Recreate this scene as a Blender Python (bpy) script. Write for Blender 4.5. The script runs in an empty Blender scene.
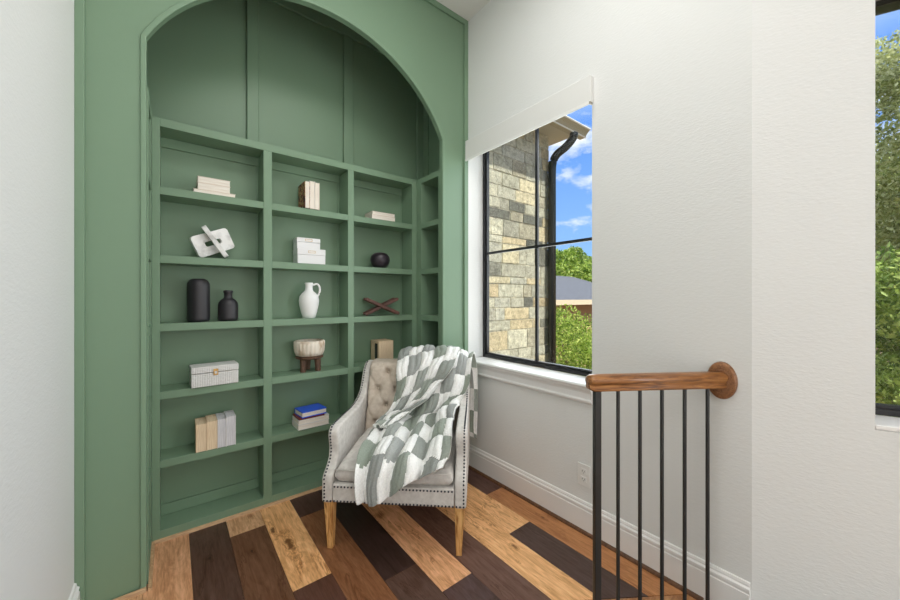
import bpy, bmesh, math, random
from mathutils import Vector, Matrix, noise

random.seed(7)
PI = math.pi
scene = bpy.context.scene
COL = scene.collection

# ------------------------------------------------------------------ camera
cam_data = bpy.data.cameras.new('camera')
cam = bpy.data.objects.new('camera', cam_data)
COL.objects.link(cam)
cam.location = (0, 0, 1.25)
cam.rotation_euler = (PI / 2, 0, math.radians(-38.2))
cam_data.sensor_width = 36
cam_data.lens = 352.43 / 900 * 36
cam_data.shift_y = -2.6 / 900
cam_data.clip_start = 0.02
scene.camera = cam

# ------------------------------------------------------------------ view
scene.view_settings.view_transform = 'Standard'
scene.view_settings.look = 'None'
scene.view_settings.gamma = 1
scene.view_settings.use_curve_mapping = False
scene.view_settings.exposure = 0.34

# ------------------------------------------------------------------ sky
world = bpy.data.worlds.new('sky')
scene.world = world
world.use_nodes = True
wn, wl = world.node_tree.nodes, world.node_tree.links
wn.clear()
w_out = wn.new('ShaderNodeOutputWorld')
w_bg = wn.new('ShaderNodeBackground')
w_bg.inputs['Strength'].default_value = 1.0
w_tc = wn.new('ShaderNodeTexCoord')
w_sep = wn.new('ShaderNodeSeparateXYZ')
w_ramp = wn.new('ShaderNodeValToRGB')
w_ramp.color_ramp.elements[0].position = 0.0
w_ramp.color_ramp.elements[0].color = (0.34, 0.58, 0.92, 1)
w_ramp.color_ramp.elements[1].position = 0.42
w_ramp.color_ramp.elements[1].color = (0.13, 0.32, 0.84, 1)
w_e = w_ramp.color_ramp.elements.new(0.75)
w_e.color = (1.5, 1.6, 1.75, 1)
w_noise = wn.new('ShaderNodeTexNoise')
w_noise.inputs['Scale'].default_value = 5.0
w_noise.inputs['Detail'].default_value = 6
w_noise.inputs['Roughness'].default_value = 0.6
w_map = wn.new('ShaderNodeMapping')
w_map.inputs['Scale'].default_value = (1, 1, 2.2)
w_map.inputs['Location'].default_value = (0.35, 0.1, 0.0)
w_cr = wn.new('ShaderNodeValToRGB')
w_cr.color_ramp.elements[0].position = 0.50
w_cr.color_ramp.elements[1].position = 0.66
w_mix = wn.new('ShaderNodeMixRGB')
w_mix.inputs['Color2'].default_value = (1.0, 1.0, 1.0, 1)
wl.new(w_tc.outputs['Generated'], w_sep.inputs[0])
wl.new(w_sep.outputs['Z'], w_ramp.inputs[0])
wl.new(w_tc.outputs['Generated'], w_map.inputs['Vector'])
wl.new(w_map.outputs[0], w_noise.inputs['Vector'])
wl.new(w_noise.outputs['Fac'], w_cr.inputs[0])
wl.new(w_cr.outputs[0], w_mix.inputs['Fac'])
wl.new(w_ramp.outputs[0], w_mix.inputs['Color1'])
wl.new(w_mix.outputs[0], w_bg.inputs['Color'])
wl.new(w_bg.outputs[0], w_out.inputs[0])

# ------------------------------------------------------------------ lights
def light(name, kind, loc, rot, energy, color=(1, 1, 1), size=None, size_y=None, angle=None):
    d = bpy.data.lights.new(name, kind)
    d.energy = energy
    d.color = color
    if kind == 'AREA':
        d.shape = 'RECTANGLE'
        d.size = size
        d.size_y = size_y or size
    if angle is not None:
        d.angle = angle
    o = bpy.data.objects.new(name, d)
    COL.objects.link(o)
    o.location = loc
    o.rotation_euler = rot
    return o

sun = light('sun', 'SUN', (0, 0, 12), (0, 0, 0), 5.0, (1.0, 0.95, 0.88), angle=0.01)
sun.rotation_euler = Vector((0.08, -0.62, 0.95)).normalized().to_track_quat('Z', 'Y').to_euler()
# added fill lamp behind the camera; the rear wall has no opening
light('rear_fill_light', 'AREA', (0.4, -3.3, 1.30), (PI / 2, 0, 0), 15, (0.98, 0.99, 1.0), 2.0, 2.2)
# added fill lamp out of view by the stairs, brightens left wall and arch
light('stair_fill_light', 'AREA', (2.58, -1.95, 1.35), (PI / 2, 0, PI / 2 - math.radians(22.5)), 48, (0.97, 0.985, 1.0), 1.4, 1.8)
# sky light at the tall window
light('window_light', 'AREA', (1.99, 1.49, 1.60), (PI / 2, 0, PI / 2), 12, (0.95, 0.98, 1.0), 0.9, 1.5)
# lit ceiling of the stair hall
light('ceiling_light', 'AREA', (0.2, -1.7, 3.29), (0, 0, 0), 13, (1.0, 0.99, 0.975), 0.9, 2.4)
light('nook_ceiling_light', 'AREA', (0.70, 0.75, 3.29), (0, 0, 0), 15, (1.0, 0.99, 0.975), 0.9, 0.9)

# ------------------------------------------------------------------ helpers
def mat(name, color=(0.5, 0.5, 0.5), rough=0.5, metal=0.0, spec=0.5):
    m = bpy.data.materials.new(name)
    m.use_nodes = True
    b = m.node_tree.nodes['Principled BSDF']
    b.inputs['Base Color'].default_value = (*color, 1)
    b.inputs['Roughness'].default_value = rough
    b.inputs['Metallic'].default_value = metal
    b.inputs['Specular IOR Level'].default_value = spec
    return m

def srgb(r, g, b):
    def f(c):
        c /= 255
        return c / 12.92 if c <= 0.04045 else ((c + 0.055) / 1.055) ** 2.4
    return (f(r), f(g), f(b))

def nodes(m):
    nt = m.node_tree
    return nt.nodes, nt.links, nt.nodes['Principled BSDF']

def add_noise(m, scale, detail=4, coords='Object', mscale=(1, 1, 1), rough=0.55):
    n, l, b = nodes(m)
    tc = n.new('ShaderNodeTexCoord')
    mp = n.new('ShaderNodeMapping')
    mp.inputs['Scale'].default_value = mscale
    no = n.new('ShaderNodeTexNoise')
    no.inputs['Scale'].default_value = scale
    no.inputs['Detail'].default_value = detail
    no.inputs['Roughness'].default_value = rough
    l.new(tc.outputs[coords], mp.inputs[0])
    l.new(mp.outputs[0], no.inputs['Vector'])
    return no

def bump(m, src, strength=0.2, dist=0.002):
    n, l, b = nodes(m)
    bp = n.new('ShaderNodeBump')
    bp.inputs['Strength'].default_value = strength
    bp.inputs['Distance'].default_value = dist
    l.new(src, bp.inputs['Height'])
    if b.inputs['Normal'].is_linked:
        l.new(b.inputs['Normal'].links[0].from_socket, bp.inputs['Normal'])
    l.new(bp.outputs[0], b.inputs['Normal'])

def ramp_color(m, src, stops):
    n, l, b = nodes(m)
    r = n.new('ShaderNodeValToRGB')
    els = r.color_ramp.elements
    while len(els) < len(stops):
        els.new(0.5)
    for e, (p, c) in zip(els, stops):
        e.position = p
        e.color = (*c, 1)
    l.new(src, r.inputs[0])
    l.new(r.outputs[0], b.inputs['Base Color'])
    return r

def bx(bm, x0, x1, y0, y1, z0, z1, M=None):
    vs = [bm.verts.new((x, y, z)) for z in (z0, z1) for x, y in ((x0, y0), (x1, y0), (x1, y1), (x0, y1))]
    for f in ((0, 3, 2, 1), (4, 5, 6, 7), (0, 1, 5, 4), (1, 2, 6, 5), (2, 3, 7, 6), (3, 0, 4, 7)):
        bm.faces.new([vs[i] for i in f])
    if M:
        bmesh.ops.transform(bm, matrix=M, verts=vs)
    return vs

def prism(bm, pts, axis, a, b, M=None):
    """extrude a 2D outline along an axis: x -> pts are (y,z); y -> (x,z); z -> (x,y)"""
    def P(p, t):
        return {'x': (t, p[0], p[1]), 'y': (p[0], t, p[1]), 'z': (p[0], p[1], t)}[axis]
    A = [bm.verts.new(P(p, a)) for p in pts]
    B = [bm.verts.new(P(p, b)) for p in pts]
    n = len(pts)
    bm.faces.new(A)
    bm.faces.new(B[::-1])
    for i in range(n):
        bm.faces.new([A[i], B[i], B[(i + 1) % n], A[(i + 1) % n]])
    bmesh.ops.recalc_face_normals(bm, faces=bm.faces)
    if M:
        bmesh.ops.transform(bm, matrix=M, verts=A + B)
    return A + B

def lathe(bm, prof, seg=40, M=None):
    rings = []
    for r, z in prof:
        if r < 1e-5:
            rings.append([bm.verts.new((0, 0, z))])
        else:
            rings.append([bm.verts.new((r * math.cos(2 * PI * i / seg), r * math.sin(2 * PI * i / seg), z)) for i in range(seg)])
    for A, B in zip(rings, rings[1:]):
        if len(A) == 1 and len(B) == 1:
            continue
        for i in range(seg):
            j = (i + 1) % seg
            if len(A) == 1:
                bm.faces.new([A[0], B[i], B[j]])
            elif len(B) == 1:
                bm.faces.new([A[i], A[j], B[0]])
            else:
                bm.faces.new([A[i], A[j], B[j], B[i]])
    vs = [v for R in rings for v in R]
    bmesh.ops.recalc_face_normals(bm, faces=bm.faces)
    if M:
        bmesh.ops.transform(bm, matrix=M, verts=vs)
    return vs

def tube(bm, pts, rad, seg=10, cap=True, flat=1.0):
    pts = [Vector(p) for p in pts]
    rads = rad if isinstance(rad, (list, tuple)) else [rad] * len(pts)
    rings = []
    up = Vector((0, 0, 1))
    for i, p in enumerate(pts):
        t = (pts[min(i + 1, len(pts) - 1)] - pts[max(i - 1, 0)]).normalized()
        u = up if abs(t.dot(up)) < 0.95 else Vector((1, 0, 0))
        a = t.cross(u).normalized()
        b = a.cross(t).normalized()
        rings.append([bm.verts.new(p + (a * math.cos(2 * PI * k / seg) * flat + b * math.sin(2 * PI * k / seg)) * rads[i]) for k in range(seg)])
    for A, B in zip(rings, rings[1:]):
        for k in range(seg):
            bm.faces.new([A[k], A[(k + 1) % seg], B[(k + 1) % seg], B[k]])
    if cap:
        bm.faces.new(rings[0][::-1])
        bm.faces.new(rings[-1])

def obj(name, bm, m, parent=None, bevel=0, seg=2, smooth=False, loc=None, label=None, subsurf=0):
    bmesh.ops.recalc_face_normals(bm, faces=bm.faces)
    me = bpy.data.meshes.new(name)
    bm.to_mesh(me)
    bm.free()
    for k in (m if isinstance(m, (list, tuple)) else [m]):
        me.materials.append(k)
    if smooth:
        for p in me.polygons:
            p.use_smooth = True
    o = bpy.data.objects.new(name, me)
    COL.objects.link(o)
    if parent:
        o.parent = parent
    if loc:
        o.location = loc
    if bevel:
        b = o.modifiers.new('bevel', 'BEVEL')
        b.width = bevel
        b.segments = seg
        b.limit_method = 'ANGLE'
        b.angle_limit = math.radians(35)
        if not smooth:
            for p in me.polygons:
                p.use_smooth = True
            w = o.modifiers.new('wn', 'WEIGHTED_NORMAL')
            w.keep_sharp = False
    if subsurf:
        s = o.modifiers.new('ss', 'SUBSURF')
        s.levels = subsurf
        s.render_levels = subsurf
    if label:
        o['label'] = label
    return o

def NB():
    return bmesh.new()

def thing(name, label, cat, loc=(0, 0, 0), rz=0, group=None):
    o = bpy.data.objects.new(name, None)
    COL.objects.link(o)
    o.location = loc
    o.rotation_euler = (0, 0, rz)
    o.empty_display_size = 0.05
    o['label'] = label
    o['category'] = cat
    if group:
        o['group'] = group
    return o

def tag(o, label, cat, group=None):
    o['label'] = label
    o['category'] = cat
    if group:
        o['group'] = group
    return o

def struct(name, bm, m, parent=None, **k):
    o = obj(name, bm, m, parent, **k)
    if not parent:
        o['kind'] = 'structure'
    return o

# ------------------------------------------------------------------ materials
WHITE = mat('white wall paint', srgb(228, 229, 227), 0.75, spec=0.25)
nz = add_noise(WHITE, 55, 3, mscale=(1, 1, 2.3))
bump(WHITE, nz.outputs['Fac'], 0.32, 0.003)
TRIMW = mat('white trim paint', srgb(238, 237, 235), 0.38)
CEIL = mat('ceiling paint', srgb(238, 236, 233), 0.85)
GREEN = mat('sage green paint', srgb(120, 147, 121), 0.42, spec=0.4)
nz = add_noise(GREEN, 90, 2)
bump(GREEN, nz.outputs['Fac'], 0.06, 0.001)
BLACKM = mat('black window metal', (0.018, 0.018, 0.020), 0.4)
IRON = mat('black iron', (0.020, 0.021, 0.021), 0.42)
PLASTIC = mat('white plastic', srgb(236, 236, 233), 0.3)
DARKSLOT = mat('dark slot', (0.03, 0.03, 0.03), 0.6)
BRASS = mat('brass', srgb(196, 160, 96), 0.3, metal=1.0)
SHADE = mat('shade fabric', srgb(229, 229, 226), 0.9)
nz = add_noise(SHADE, 400, 2)
bump(SHADE, nz.outputs['Fac'], 0.3, 0.001)

def wood(name, stops, scale=9, stretch=(6, 0.6, 6), rough=0.4, coords='Object'):
    m = mat(name, (0.4, 0.25, 0.1), rough)
    n, l, b = nodes(m)
    no = add_noise(m, scale, 7, coords, stretch, 0.62)
    no.inputs['Distortion'].default_value = 1.2
    ramp_color(m, no.outputs['Fac'], stops)
    bump(m, no.outputs['Fac'], 0.15, 0.001)
    return m

RAILW = wood('handrail wood', [(0.30, srgb(50, 28, 14)), (0.40, srgb(118, 74, 40)), (0.56, srgb(168, 114, 66)), (0.8, srgb(206, 156, 100))], 7, (1.0, 12, 12), 0.3)
ROSEW = wood('rosette wood', [(0.3, srgb(84, 52, 32)), (0.5, srgb(140, 94, 58)), (0.75, srgb(172, 122, 80))], 16, (8, 8, 1), 0.4)
LEGW = wood('golden oak', [(0.36, srgb(142, 92, 44)), (0.48, srgb(202, 150, 88)), (0.62, srgb(228, 184, 122))], 9, (7, 7, 0.8), 0.45)
STANDW = wood('dark walnut', [(0.3, srgb(48, 34, 26)), (0.5, srgb(94, 68, 52)), (0.75, srgb(134, 100, 78))], 16, (6, 6, 1), 0.5)
REDW = wood('reddish walnut', [(0.3, srgb(40, 22, 16)), (0.5, srgb(84, 46, 34)), (0.75, srgb(124, 78, 58))], 18, (1, 6, 6), 0.4)
QUARTER = wood('pale oak moulding', [(0.3, srgb(164, 124, 88)), (0.6, srgb(206, 170, 130))], 14, (1, 8, 8), 0.5)

KNOTS = [(0.466, 1.898, 0.022, 0.13), (0.424, 2.077, 0.012, 0.06), (0.307, 1.969, 0.01, 0.022), (0.141, 2.04, 0.012, 0.03), (1.348, 1.196, 0.012, 0.02), (1.422, 1.53, 0.008, 0.05), (1.654, 1.256, 0.01, 0.04), (1.286, 1.107, 0.008, 0.016)]
def floor_material():
    m = mat('mixed plank floor', (0.4, 0.3, 0.2), 0.38)
    n, l, b = nodes(m)
    at = n.new('ShaderNodeAttribute'); at.attribute_name = 'plank'
    rn = n.new('ShaderNodeAttribute'); rn.attribute_name = 'seed'
    tc = n.new('ShaderNodeTexCoord')
    add = n.new('ShaderNodeVectorMath'); add.operation = 'ADD'
    l.new(tc.outputs['Object'], add.inputs[0])
    l.new(rn.outputs['Vector'], add.inputs[1])
    def nse(scale, ms, detail, dist):
        mp = n.new('ShaderNodeMapping'); mp.inputs['Scale'].default_value = ms
        l.new(add.outputs[0], mp.inputs[0])
        t = n.new('ShaderNodeTexNoise'); t.inputs['Scale'].default_value = scale
        t.inputs['Detail'].default_value = detail; t.inputs['Distortion'].default_value = dist
        t.inputs['Roughness'].default_value = 0.6
        l.new(mp.outputs[0], t.inputs['Vector'])
        return t
    grain = nse(14, (5, 0.45, 1), 7, 0.8)
    fig = nse(3.2, (3.2, 0.8, 1), 4, 2.4)
    fine = nse(60, (5, 0.35, 1), 3, 0.2)
    # figure rings
    wv = n.new('ShaderNodeMath'); wv.operation = 'MULTIPLY'; wv.inputs[1].default_value = 26
    l.new(fig.outputs['Fac'], wv.inputs[0])
    sn = n.new('ShaderNodeMath'); sn.operation = 'SINE'
    l.new(wv.outputs[0], sn.inputs[0])
    ma = n.new('ShaderNodeMath'); ma.operation = 'MULTIPLY_ADD'; ma.inputs[1].default_value = 0.10; ma.inputs[2].default_value = 0.0
    l.new(sn.outputs[0], ma.inputs[0])
    mg = n.new('ShaderNodeMapRange'); mg.inputs[1].default_value = 0.3; mg.inputs[2].default_value = 0.7; mg.inputs[3].default_value = 0.66; mg.inputs[4].default_value = 1.30
    l.new(grain.outputs['Fac'], mg.inputs[0])
    mf = n.new('ShaderNodeMapRange'); mf.inputs[1].default_value = 0.3; mf.inputs[2].default_value = 0.7; mf.inputs[3].default_value = -0.10; mf.inputs[4].default_value = 0.10
    l.new(fine.outputs['Fac'], mf.inputs[0])
    s1 = n.new('ShaderNodeMath'); s1.operation = 'ADD'
    l.new(mg.outputs[0], s1.inputs[0]); l.new(ma.outputs[0], s1.inputs[1])
    s2 = n.new('ShaderNodeMath'); s2.operation = 'ADD'
    l.new(s1.outputs[0], s2.inputs[0]); l.new(mf.outputs[0], s2.inputs[1])
    sc = n.new('ShaderNodeVectorMath'); sc.operation = 'SCALE'
    l.new(at.outputs['Color'], sc.inputs[0]); l.new(s2.outputs[0], sc.inputs['Scale'])
    # knots
    vo = n.new('ShaderNodeTexVoronoi'); vo.inputs['Scale'].default_value = 2.6
    mp2 = n.new('ShaderNodeMapping'); mp2.inputs['Scale'].default_value = (1.6, 0.8, 1)
    nd = n.new('ShaderNodeVectorMath'); nd.operation = 'MULTIPLY_ADD'
    nd.inputs[1].default_value = (0.10, 0.10, 0); l.new(grain.outputs['Color'], nd.inputs[0]); l.new(add.outputs[0], nd.inputs[2])
    l.new(nd.outputs[0], mp2.inputs[0]); l.new(mp2.outputs[0], vo.inputs['Vector'])
    kr = n.new('ShaderNodeMapRange'); kr.inputs[1].default_value = 0.03; kr.inputs[2].default_value = 0.09; kr.inputs[3].default_value = 0.30; kr.inputs[4].default_value = 1.0
    l.new(vo.outputs['Distance'], kr.inputs[0])
    sk = n.new('ShaderNodeVectorMath'); sk.operation = 'SCALE'
    # dark mineral streaks
    fig2 = nse(2.4, (3.0, 0.55, 1), 5, 1.8)
    d1 = n.new('ShaderNodeMath'); d1.operation = 'SUBTRACT'; d1.inputs[1].default_value = 0.60
    l.new(fig2.outputs['Fac'], d1.inputs[0])
    d2 = n.new('ShaderNodeMath'); d2.operation = 'ABSOLUTE'
    l.new(d1.outputs[0], d2.inputs[0])
    d3 = n.new('ShaderNodeMapRange'); d3.inputs[1].default_value = 0.0; d3.inputs[2].default_value = 0.022; d3.inputs[3].default_value = 0.50; d3.inputs[4].default_value = 1.0
    l.new(d2.outputs[0], d3.inputs[0])
    kk = n.new('ShaderNodeMath'); kk.operation = 'MULTIPLY'
    l.new(d3.outputs[0], kk.inputs[0]); l.new(kr.outputs[0], kk.inputs[1])
    tot = n.new('ShaderNodeMath'); tot.operation = 'MULTIPLY'
    l.new(s2.outputs[0], tot.inputs[0]); l.new(kk.outputs[0], tot.inputs[1])
    cmb = n.new('ShaderNodeCombineXYZ')
    for i_, e_ in enumerate((0.80, 1.10, 1.45)):
        pw = n.new('ShaderNodeMath'); pw.operation = 'POWER'; pw.inputs[1].default_value = e_
        l.new(tot.outputs[0], pw.inputs[0]); l.new(pw.outputs[0], cmb.inputs[i_])
    # individual knots at their places on the boards
    last = cmb.outputs[0]
    wob = n.new('ShaderNodeTexNoise'); wob.inputs['Scale'].default_value = 22; wob.inputs['Detail'].default_value = 4
    l.new(tc.outputs['Object'], wob.inputs['Vector'])
    for (kx, ky, sx, sy) in KNOTS:
        mk = n.new('ShaderNodeMapping'); mk.vector_type = 'TEXTURE'
        mk.inputs['Location'].default_value = (kx, ky, 0); mk.inputs['Scale'].default_value = (sx, sy, 1)
        l.new(tc.outputs['Object'], mk.inputs[0])
        ln = n.new('ShaderNodeVectorMath'); ln.operation = 'LENGTH'
        l.new(mk.outputs[0], ln.inputs[0])
        ad = n.new('ShaderNodeMath'); ad.operation = 'MULTIPLY_ADD'; ad.inputs[1].default_value = 3.2
        l.new(wob.outputs['Fac'], ad.inputs[0]); l.new(ln.outputs['Value'], ad.inputs[2])
        kr2 = n.new('ShaderNodeValToRGB')
        e = kr2.color_ramp.elements
        e[0].position = 0.44; e[0].color = (0.22, 0.17, 0.13, 1)
        e[1].position = 0.56; e[1].color = (0.72, 0.64, 0.55, 1)
        for p_, c_ in ((0.62, (0.98, 0.95, 0.9, 1)), (0.67, (0.66, 0.56, 0.46, 1)), (0.74, (1, 1, 1, 1))):
            q_ = e.new(p_); q_.color = c_
        dv = n.new('ShaderNodeMath'); dv.operation = 'DIVIDE'; dv.inputs[1].default_value = 4.0
        l.new(ad.outputs[0], dv.inputs[0]); l.new(dv.outputs[0], kr2.inputs[0])
        mu = n.new('ShaderNodeVectorMath'); mu.operation = 'MULTIPLY'
        l.new(last, mu.inputs[0]); l.new(kr2.outputs[0], mu.inputs[1]); last = mu.outputs[0]
    mv = n.new('ShaderNodeVectorMath'); mv.operation = 'MULTIPLY'
    l.new(at.outputs['Color'], mv.inputs[0]); l.new(last, mv.inputs[1])
    l.new(mv.outputs[0], b.inputs['Base Color'])
    bump(m, grain.outputs['Fac'], 0.12, 0.001)
    return m
FLOORM = floor_material()

# ------------------------------------------------------------------ room measurements
XW = 1.732          # window wall
XL = -0.301         # left wall
YA = 1.994          # face of the arched wall
YB = 2.334          # face of the bookcase
H = 3.31            # ceiling
YREAR = -3.4
CX, CY = 1.732, 0.3435
DX, DY = math.sin(math.radians(22.5)), -math.cos(math.radians(22.5))   # run of the angled wall
NX, NY = -DY, DX    # its outward normal

# ------------------------------------------------------------------ floor
PX0, PW = 0.068, 0.1663
def seam_y(x):
    return 0.754 + (x - 1.407) * (-0.6865)
light_t, light_y, tan_, mid, red, dark, black, purple = (srgb(188, 150, 112), srgb(206, 164, 116), srgb(216, 180, 130),
    srgb(132, 86, 56), srgb(100, 62, 50), srgb(70, 46, 38), srgb(44, 30, 26), srgb(80, 60, 54))
amber = srgb(160, 106, 66)
planks = {
    -3: [(-3.4, -1.2, dark), (-1.2, 0.3, tan_), (0.3, 3, mid)],
    -2: [(-3.4, -0.7, mid), (-0.7, 1.05, red), (1.05, 3, light_t)],
    -1: [(-3.4, -0.2, tan_), (-0.2, 1.28, dark), (1.28, 3, srgb(190, 144, 106))],
    0: [(-3.4, 0.4, purple), (0.4, 3, srgb(72, 47, 38))],
    1: [(-3.4, -0.3, tan_), (-0.3, 2.15, srgb(96, 62, 44)), (2.15, 3, light_t)],
    2: [(-3.4, -0.1, light_y), (-0.1, 1.588, srgb(78, 48, 38)), (1.588, 3, srgb(212, 166, 114))],
    3: [(-3.4, 0.6, red), (0.6, 2.10, srgb(118, 76, 50)), (2.10, 3, srgb(66, 42, 36))],
    4: [(-3.4, 0.2, mid), (0.2, 1.40, srgb(76, 54, 46)), (1.40, 3, srgb(50, 34, 30))],
    5: [(-3.4, -0.2, light_t), (-0.2, 1.196, srgb(70, 50, 48)), (1.196, 3, srgb(204, 158, 116))],
    6: [(-3.4, 0.3, tan_), (0.3, 3, srgb(92, 64, 54))],
    7: [(-3.4, 1.9, srgb(216, 172, 120)), (1.9, 3, dark)],
    8: [(-3.4, 1.271, srgb(66, 47, 42)), (1.271, 3, srgb(214, 170, 118))],
    9: [(-3.4, 1.612, srgb(158, 104, 64)), (1.612, 3, srgb(78, 50, 42))],
}
bm = NB()
cols, seeds = [], []
G = 0.0007
for k, segs in planks.items():
    x0, x1 = PX0 + PW * k, PX0 + PW * (k + 1)
    # column k=0 spans PX0 .. PX0+PW ; the left of PX0 is column -1
    x0, x1 = max(x0, XL - 0.02), min(x1, XW + 0.01)
    if x1 <= x0:
        continue
    for (y0, y1, c) in segs:
        y0, y1 = max(y0, YREAR), min(y1, 2.60)
        if k >= 7:
            a0, a1 = max(y0, seam_y(x0)), max(y0, seam_y(x1))
            if y1 <= a1:
                continue
            a0 = min(a0, y1 - 0.001)
        else:
            a0 = a1 = y0
        q = [(x0 + G, a0 + G), (x1 - G, a1 + G), (x1 - G, y1 - G), (x0 + G, y1 - G)]
        top = [bm.verts.new((x, y, 0)) for x, y in q]
        bot = [bm.verts.new((x, y, -0.02)) for x, y in q]
        fs = [bm.faces.new(top), bm.faces.new(bot[::-1])]
        for i in range(4):
            fs.append(bm.faces.new([top[i], bot[i], bot[(i + 1) % 4], top[(i + 1) % 4]]))
        sd = (random.uniform(0, 30), random.uniform(0, 30), random.uniform(0, 30))
        for f in fs:
            cols.append(tuple(v * k_ for v, k_ in zip(c, (1.34, 1.26, 1.26) if sum(c) > 0.6 else (1.45, 1.55, 1.55)))); seeds.append(sd)
bm.faces.ensure_lookup_table()
me = bpy.data.meshes.new('floor')
bm.to_mesh(me); bm.free()
me.attributes.new('plank', 'FLOAT_COLOR', 'FACE')
me.attributes.new('seed', 'FLOAT_VECTOR', 'FACE')
a = me.attributes['plank']
s_ = me.attributes['seed']
for i in range(len(me.polygons)):
    a.data[i].color = (*cols[i], 1)
    s_.data[i].vector = seeds[i]
me.materials.append(FLOORM)
fl = bpy.data.objects.new('floor', me); COL.objects.link(fl); fl['kind'] = 'structure'

# sub floor slab under the planks, with the stairwell left open
SUB = mat('subfloor', srgb(60, 48, 40), 0.9)
bm = NB()
prism(bm, [(XL - 0.02, YREAR), (1.225, YREAR), (1.225, seam_y(1.225) - 0.10), (XW + 0.02, seam_y(XW + 0.02) - 0.10), (XW + 0.02, 2.62), (XL - 0.02, 2.62)], 'z', -0.25, -0.0205)
struct('floor_slab', bm, SUB)
# nosing boards along the stairwell
NOSED = wood('dark quarter round', [(0.3, srgb(70, 48, 34)), (0.6, srgb(116, 80, 54))], 8, (2, 6, 6), 0.45)
NOSE = wood('nosing wood', [(0.3, srgb(120, 78, 48)), (0.5, srgb(172, 120, 78)), (0.7, srgb(198, 150, 104))], 8, (2, 6, 6), 0.35)
bm = NB()
def ny(x, o): return seam_y(x) - 0.0012 - o
prism(bm, [(1.2335, ny(1.2335, 0)), (XW, ny(XW, 0)), (XW, ny(XW, 0.155)), (1.2335, ny(1.2335, 0.155))], 'z', -0.03, 0.0)
struct('trim_1', bm, NOSE, bevel=0.004)
bm = NB()
bx(bm, 1.2335, 1.30, YREAR, ny(1.2335, 0.157), -0.03, 0.0)
struct('trim_2', bm, NOSE, bevel=0.004)
bm = NB()
bx(bm, XL, 3.4, YREAR, 2.4, -3.05, -2.95)
struct('floor_lower', bm, QUARTER)
bm = NB()
bx(bm, 1.20, 1.225, YREAR, seam_y(1.225) - 0.10, -2.95, -0.25)
struct('wall_stairwell', bm, WHITE)

# ------------------------------------------------------------------ walls and ceiling
bm = NB()
WO = 0.20           # wall thickness
wy0, wy1, wz0, wz1 = 0.994, 1.984, 0.775, 2.40     # window opening
bx(bm, XW, XW + WO, CY, wy0, -3, H)
bx(bm, XW, XW + WO, wy0, wy1, -3, wz0)
bx(bm, XW, XW + 0.145, wy0, wy1, wz1, 2.44)
bx(bm, XW, XW + WO, wy0, wy1, 2.44, H)
bx(bm, XW, XW + WO, wy1, 2.70, -3, H)
struct('wall_right', bm, WHITE)

AM = Matrix(((DX, NX, 0, CX), (DY, NY, 0, CY), (0, 0, 1, 0), (0, 0, 0, 1)))   # local x = along wall, y = outward
bm = NB()
s0, s1_ = 0.321, 1.40
bx(bm, 0, s0, 0, WO, -3, H, AM)
bx(bm, s0, s1_, 0, WO, -3, 0.805, AM)
bx(bm, s0, s1_, 0, WO, wz1, H, AM)
bx(bm, s1_, 4.1, 0, WO, -3, H, AM)
# wedge that closes the outside of the corner
struct('wall_angled', bm, WHITE)

bm = NB()
bx(bm, XL - 0.15, XL, YREAR, 2.65, -3, H)
struct('wall_left', bm, WHITE)
bm = NB()
bx(bm, XL - 0.15, 3.5, YREAR - 0.15, YREAR, -3, H)
struct('wall_rear', bm, WHITE)
bm = NB()
prism(bm, [(XL - 0.15, YREAR - 0.15), (3.6, YREAR - 0.15), (1.95, 0.40), (1.95, 2.70), (XL - 0.15, 2.70)], 'z', H, H + 0.2)
struct('ceiling', bm, CEIL)

# arched wall
ACX, AHW, ASP, ARISE = 0.7045, 0.7925, 2.362, 0.505
def arch_pts(grow=0.0, n=40):
    hw = AHW + grow
    R = (AHW ** 2 + ARISE ** 2) / (2 * ARISE)
    cz = ASP + ARISE - R
    Rg = R + grow
    a0 = math.asin(hw / Rg)
    return [(ACX + Rg * math.sin(-a0 + 2 * a0 * i / n), cz + Rg * math.cos(-a0 + 2 * a0 * i / n)) for i in range(n + 1)]
def arch_wall(bm, outer, inner, y0, y1):
    """outer and inner are open outlines with the same count"""
    n = len(outer)
    V = [[bm.verts.new((p[0], y, p[1])) for p in L] for y in (y0, y1) for L in (outer, inner)]
    of, inf, ob, inb = V
    for i in range(n - 1):
        bm.faces.new([of[i], of[i + 1], inf[i + 1], inf[i]])
        bm.faces.new([ob[i + 1], ob[i], inb[i], inb[i + 1]])
        bm.faces.new([of[i + 1], of[i], ob[i], ob[i + 1]])
        bm.faces.new([inf[i], inf[i + 1], inb[i + 1], inb[i]])
    for i in (0, n - 1):
        bm.faces.new([of[i], inf[i], inb[i], ob[i]])
ap = arch_pts()
inner = [(ap[0][0], 0.0)] + ap + [(ap[-1][0], 0.0)]
outer = [(XL, 0.0)] + [((XL if i < 1 else XW if i > 39 else XL + (XW - XL) * i / 40), H) for i in range(41)] + [(XW, 0.0)]
bm = NB()
arch_wall(bm, outer, inner, YA, YA + 0.028)
struct('wall_far', bm, GREEN)
# casing ring round the arch
g = arch_pts(0.020)
ring_o = [(ACX - AHW - 0.020, 0.0)] + g + [(ACX + AHW + 0.020, 0.0)]
bm = NB()
arch_wall(bm, ring_o, inner, YA - 0.009, YA - 0.0002)
struct('trim_3', bm, GREEN, bevel=0.003)
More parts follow.
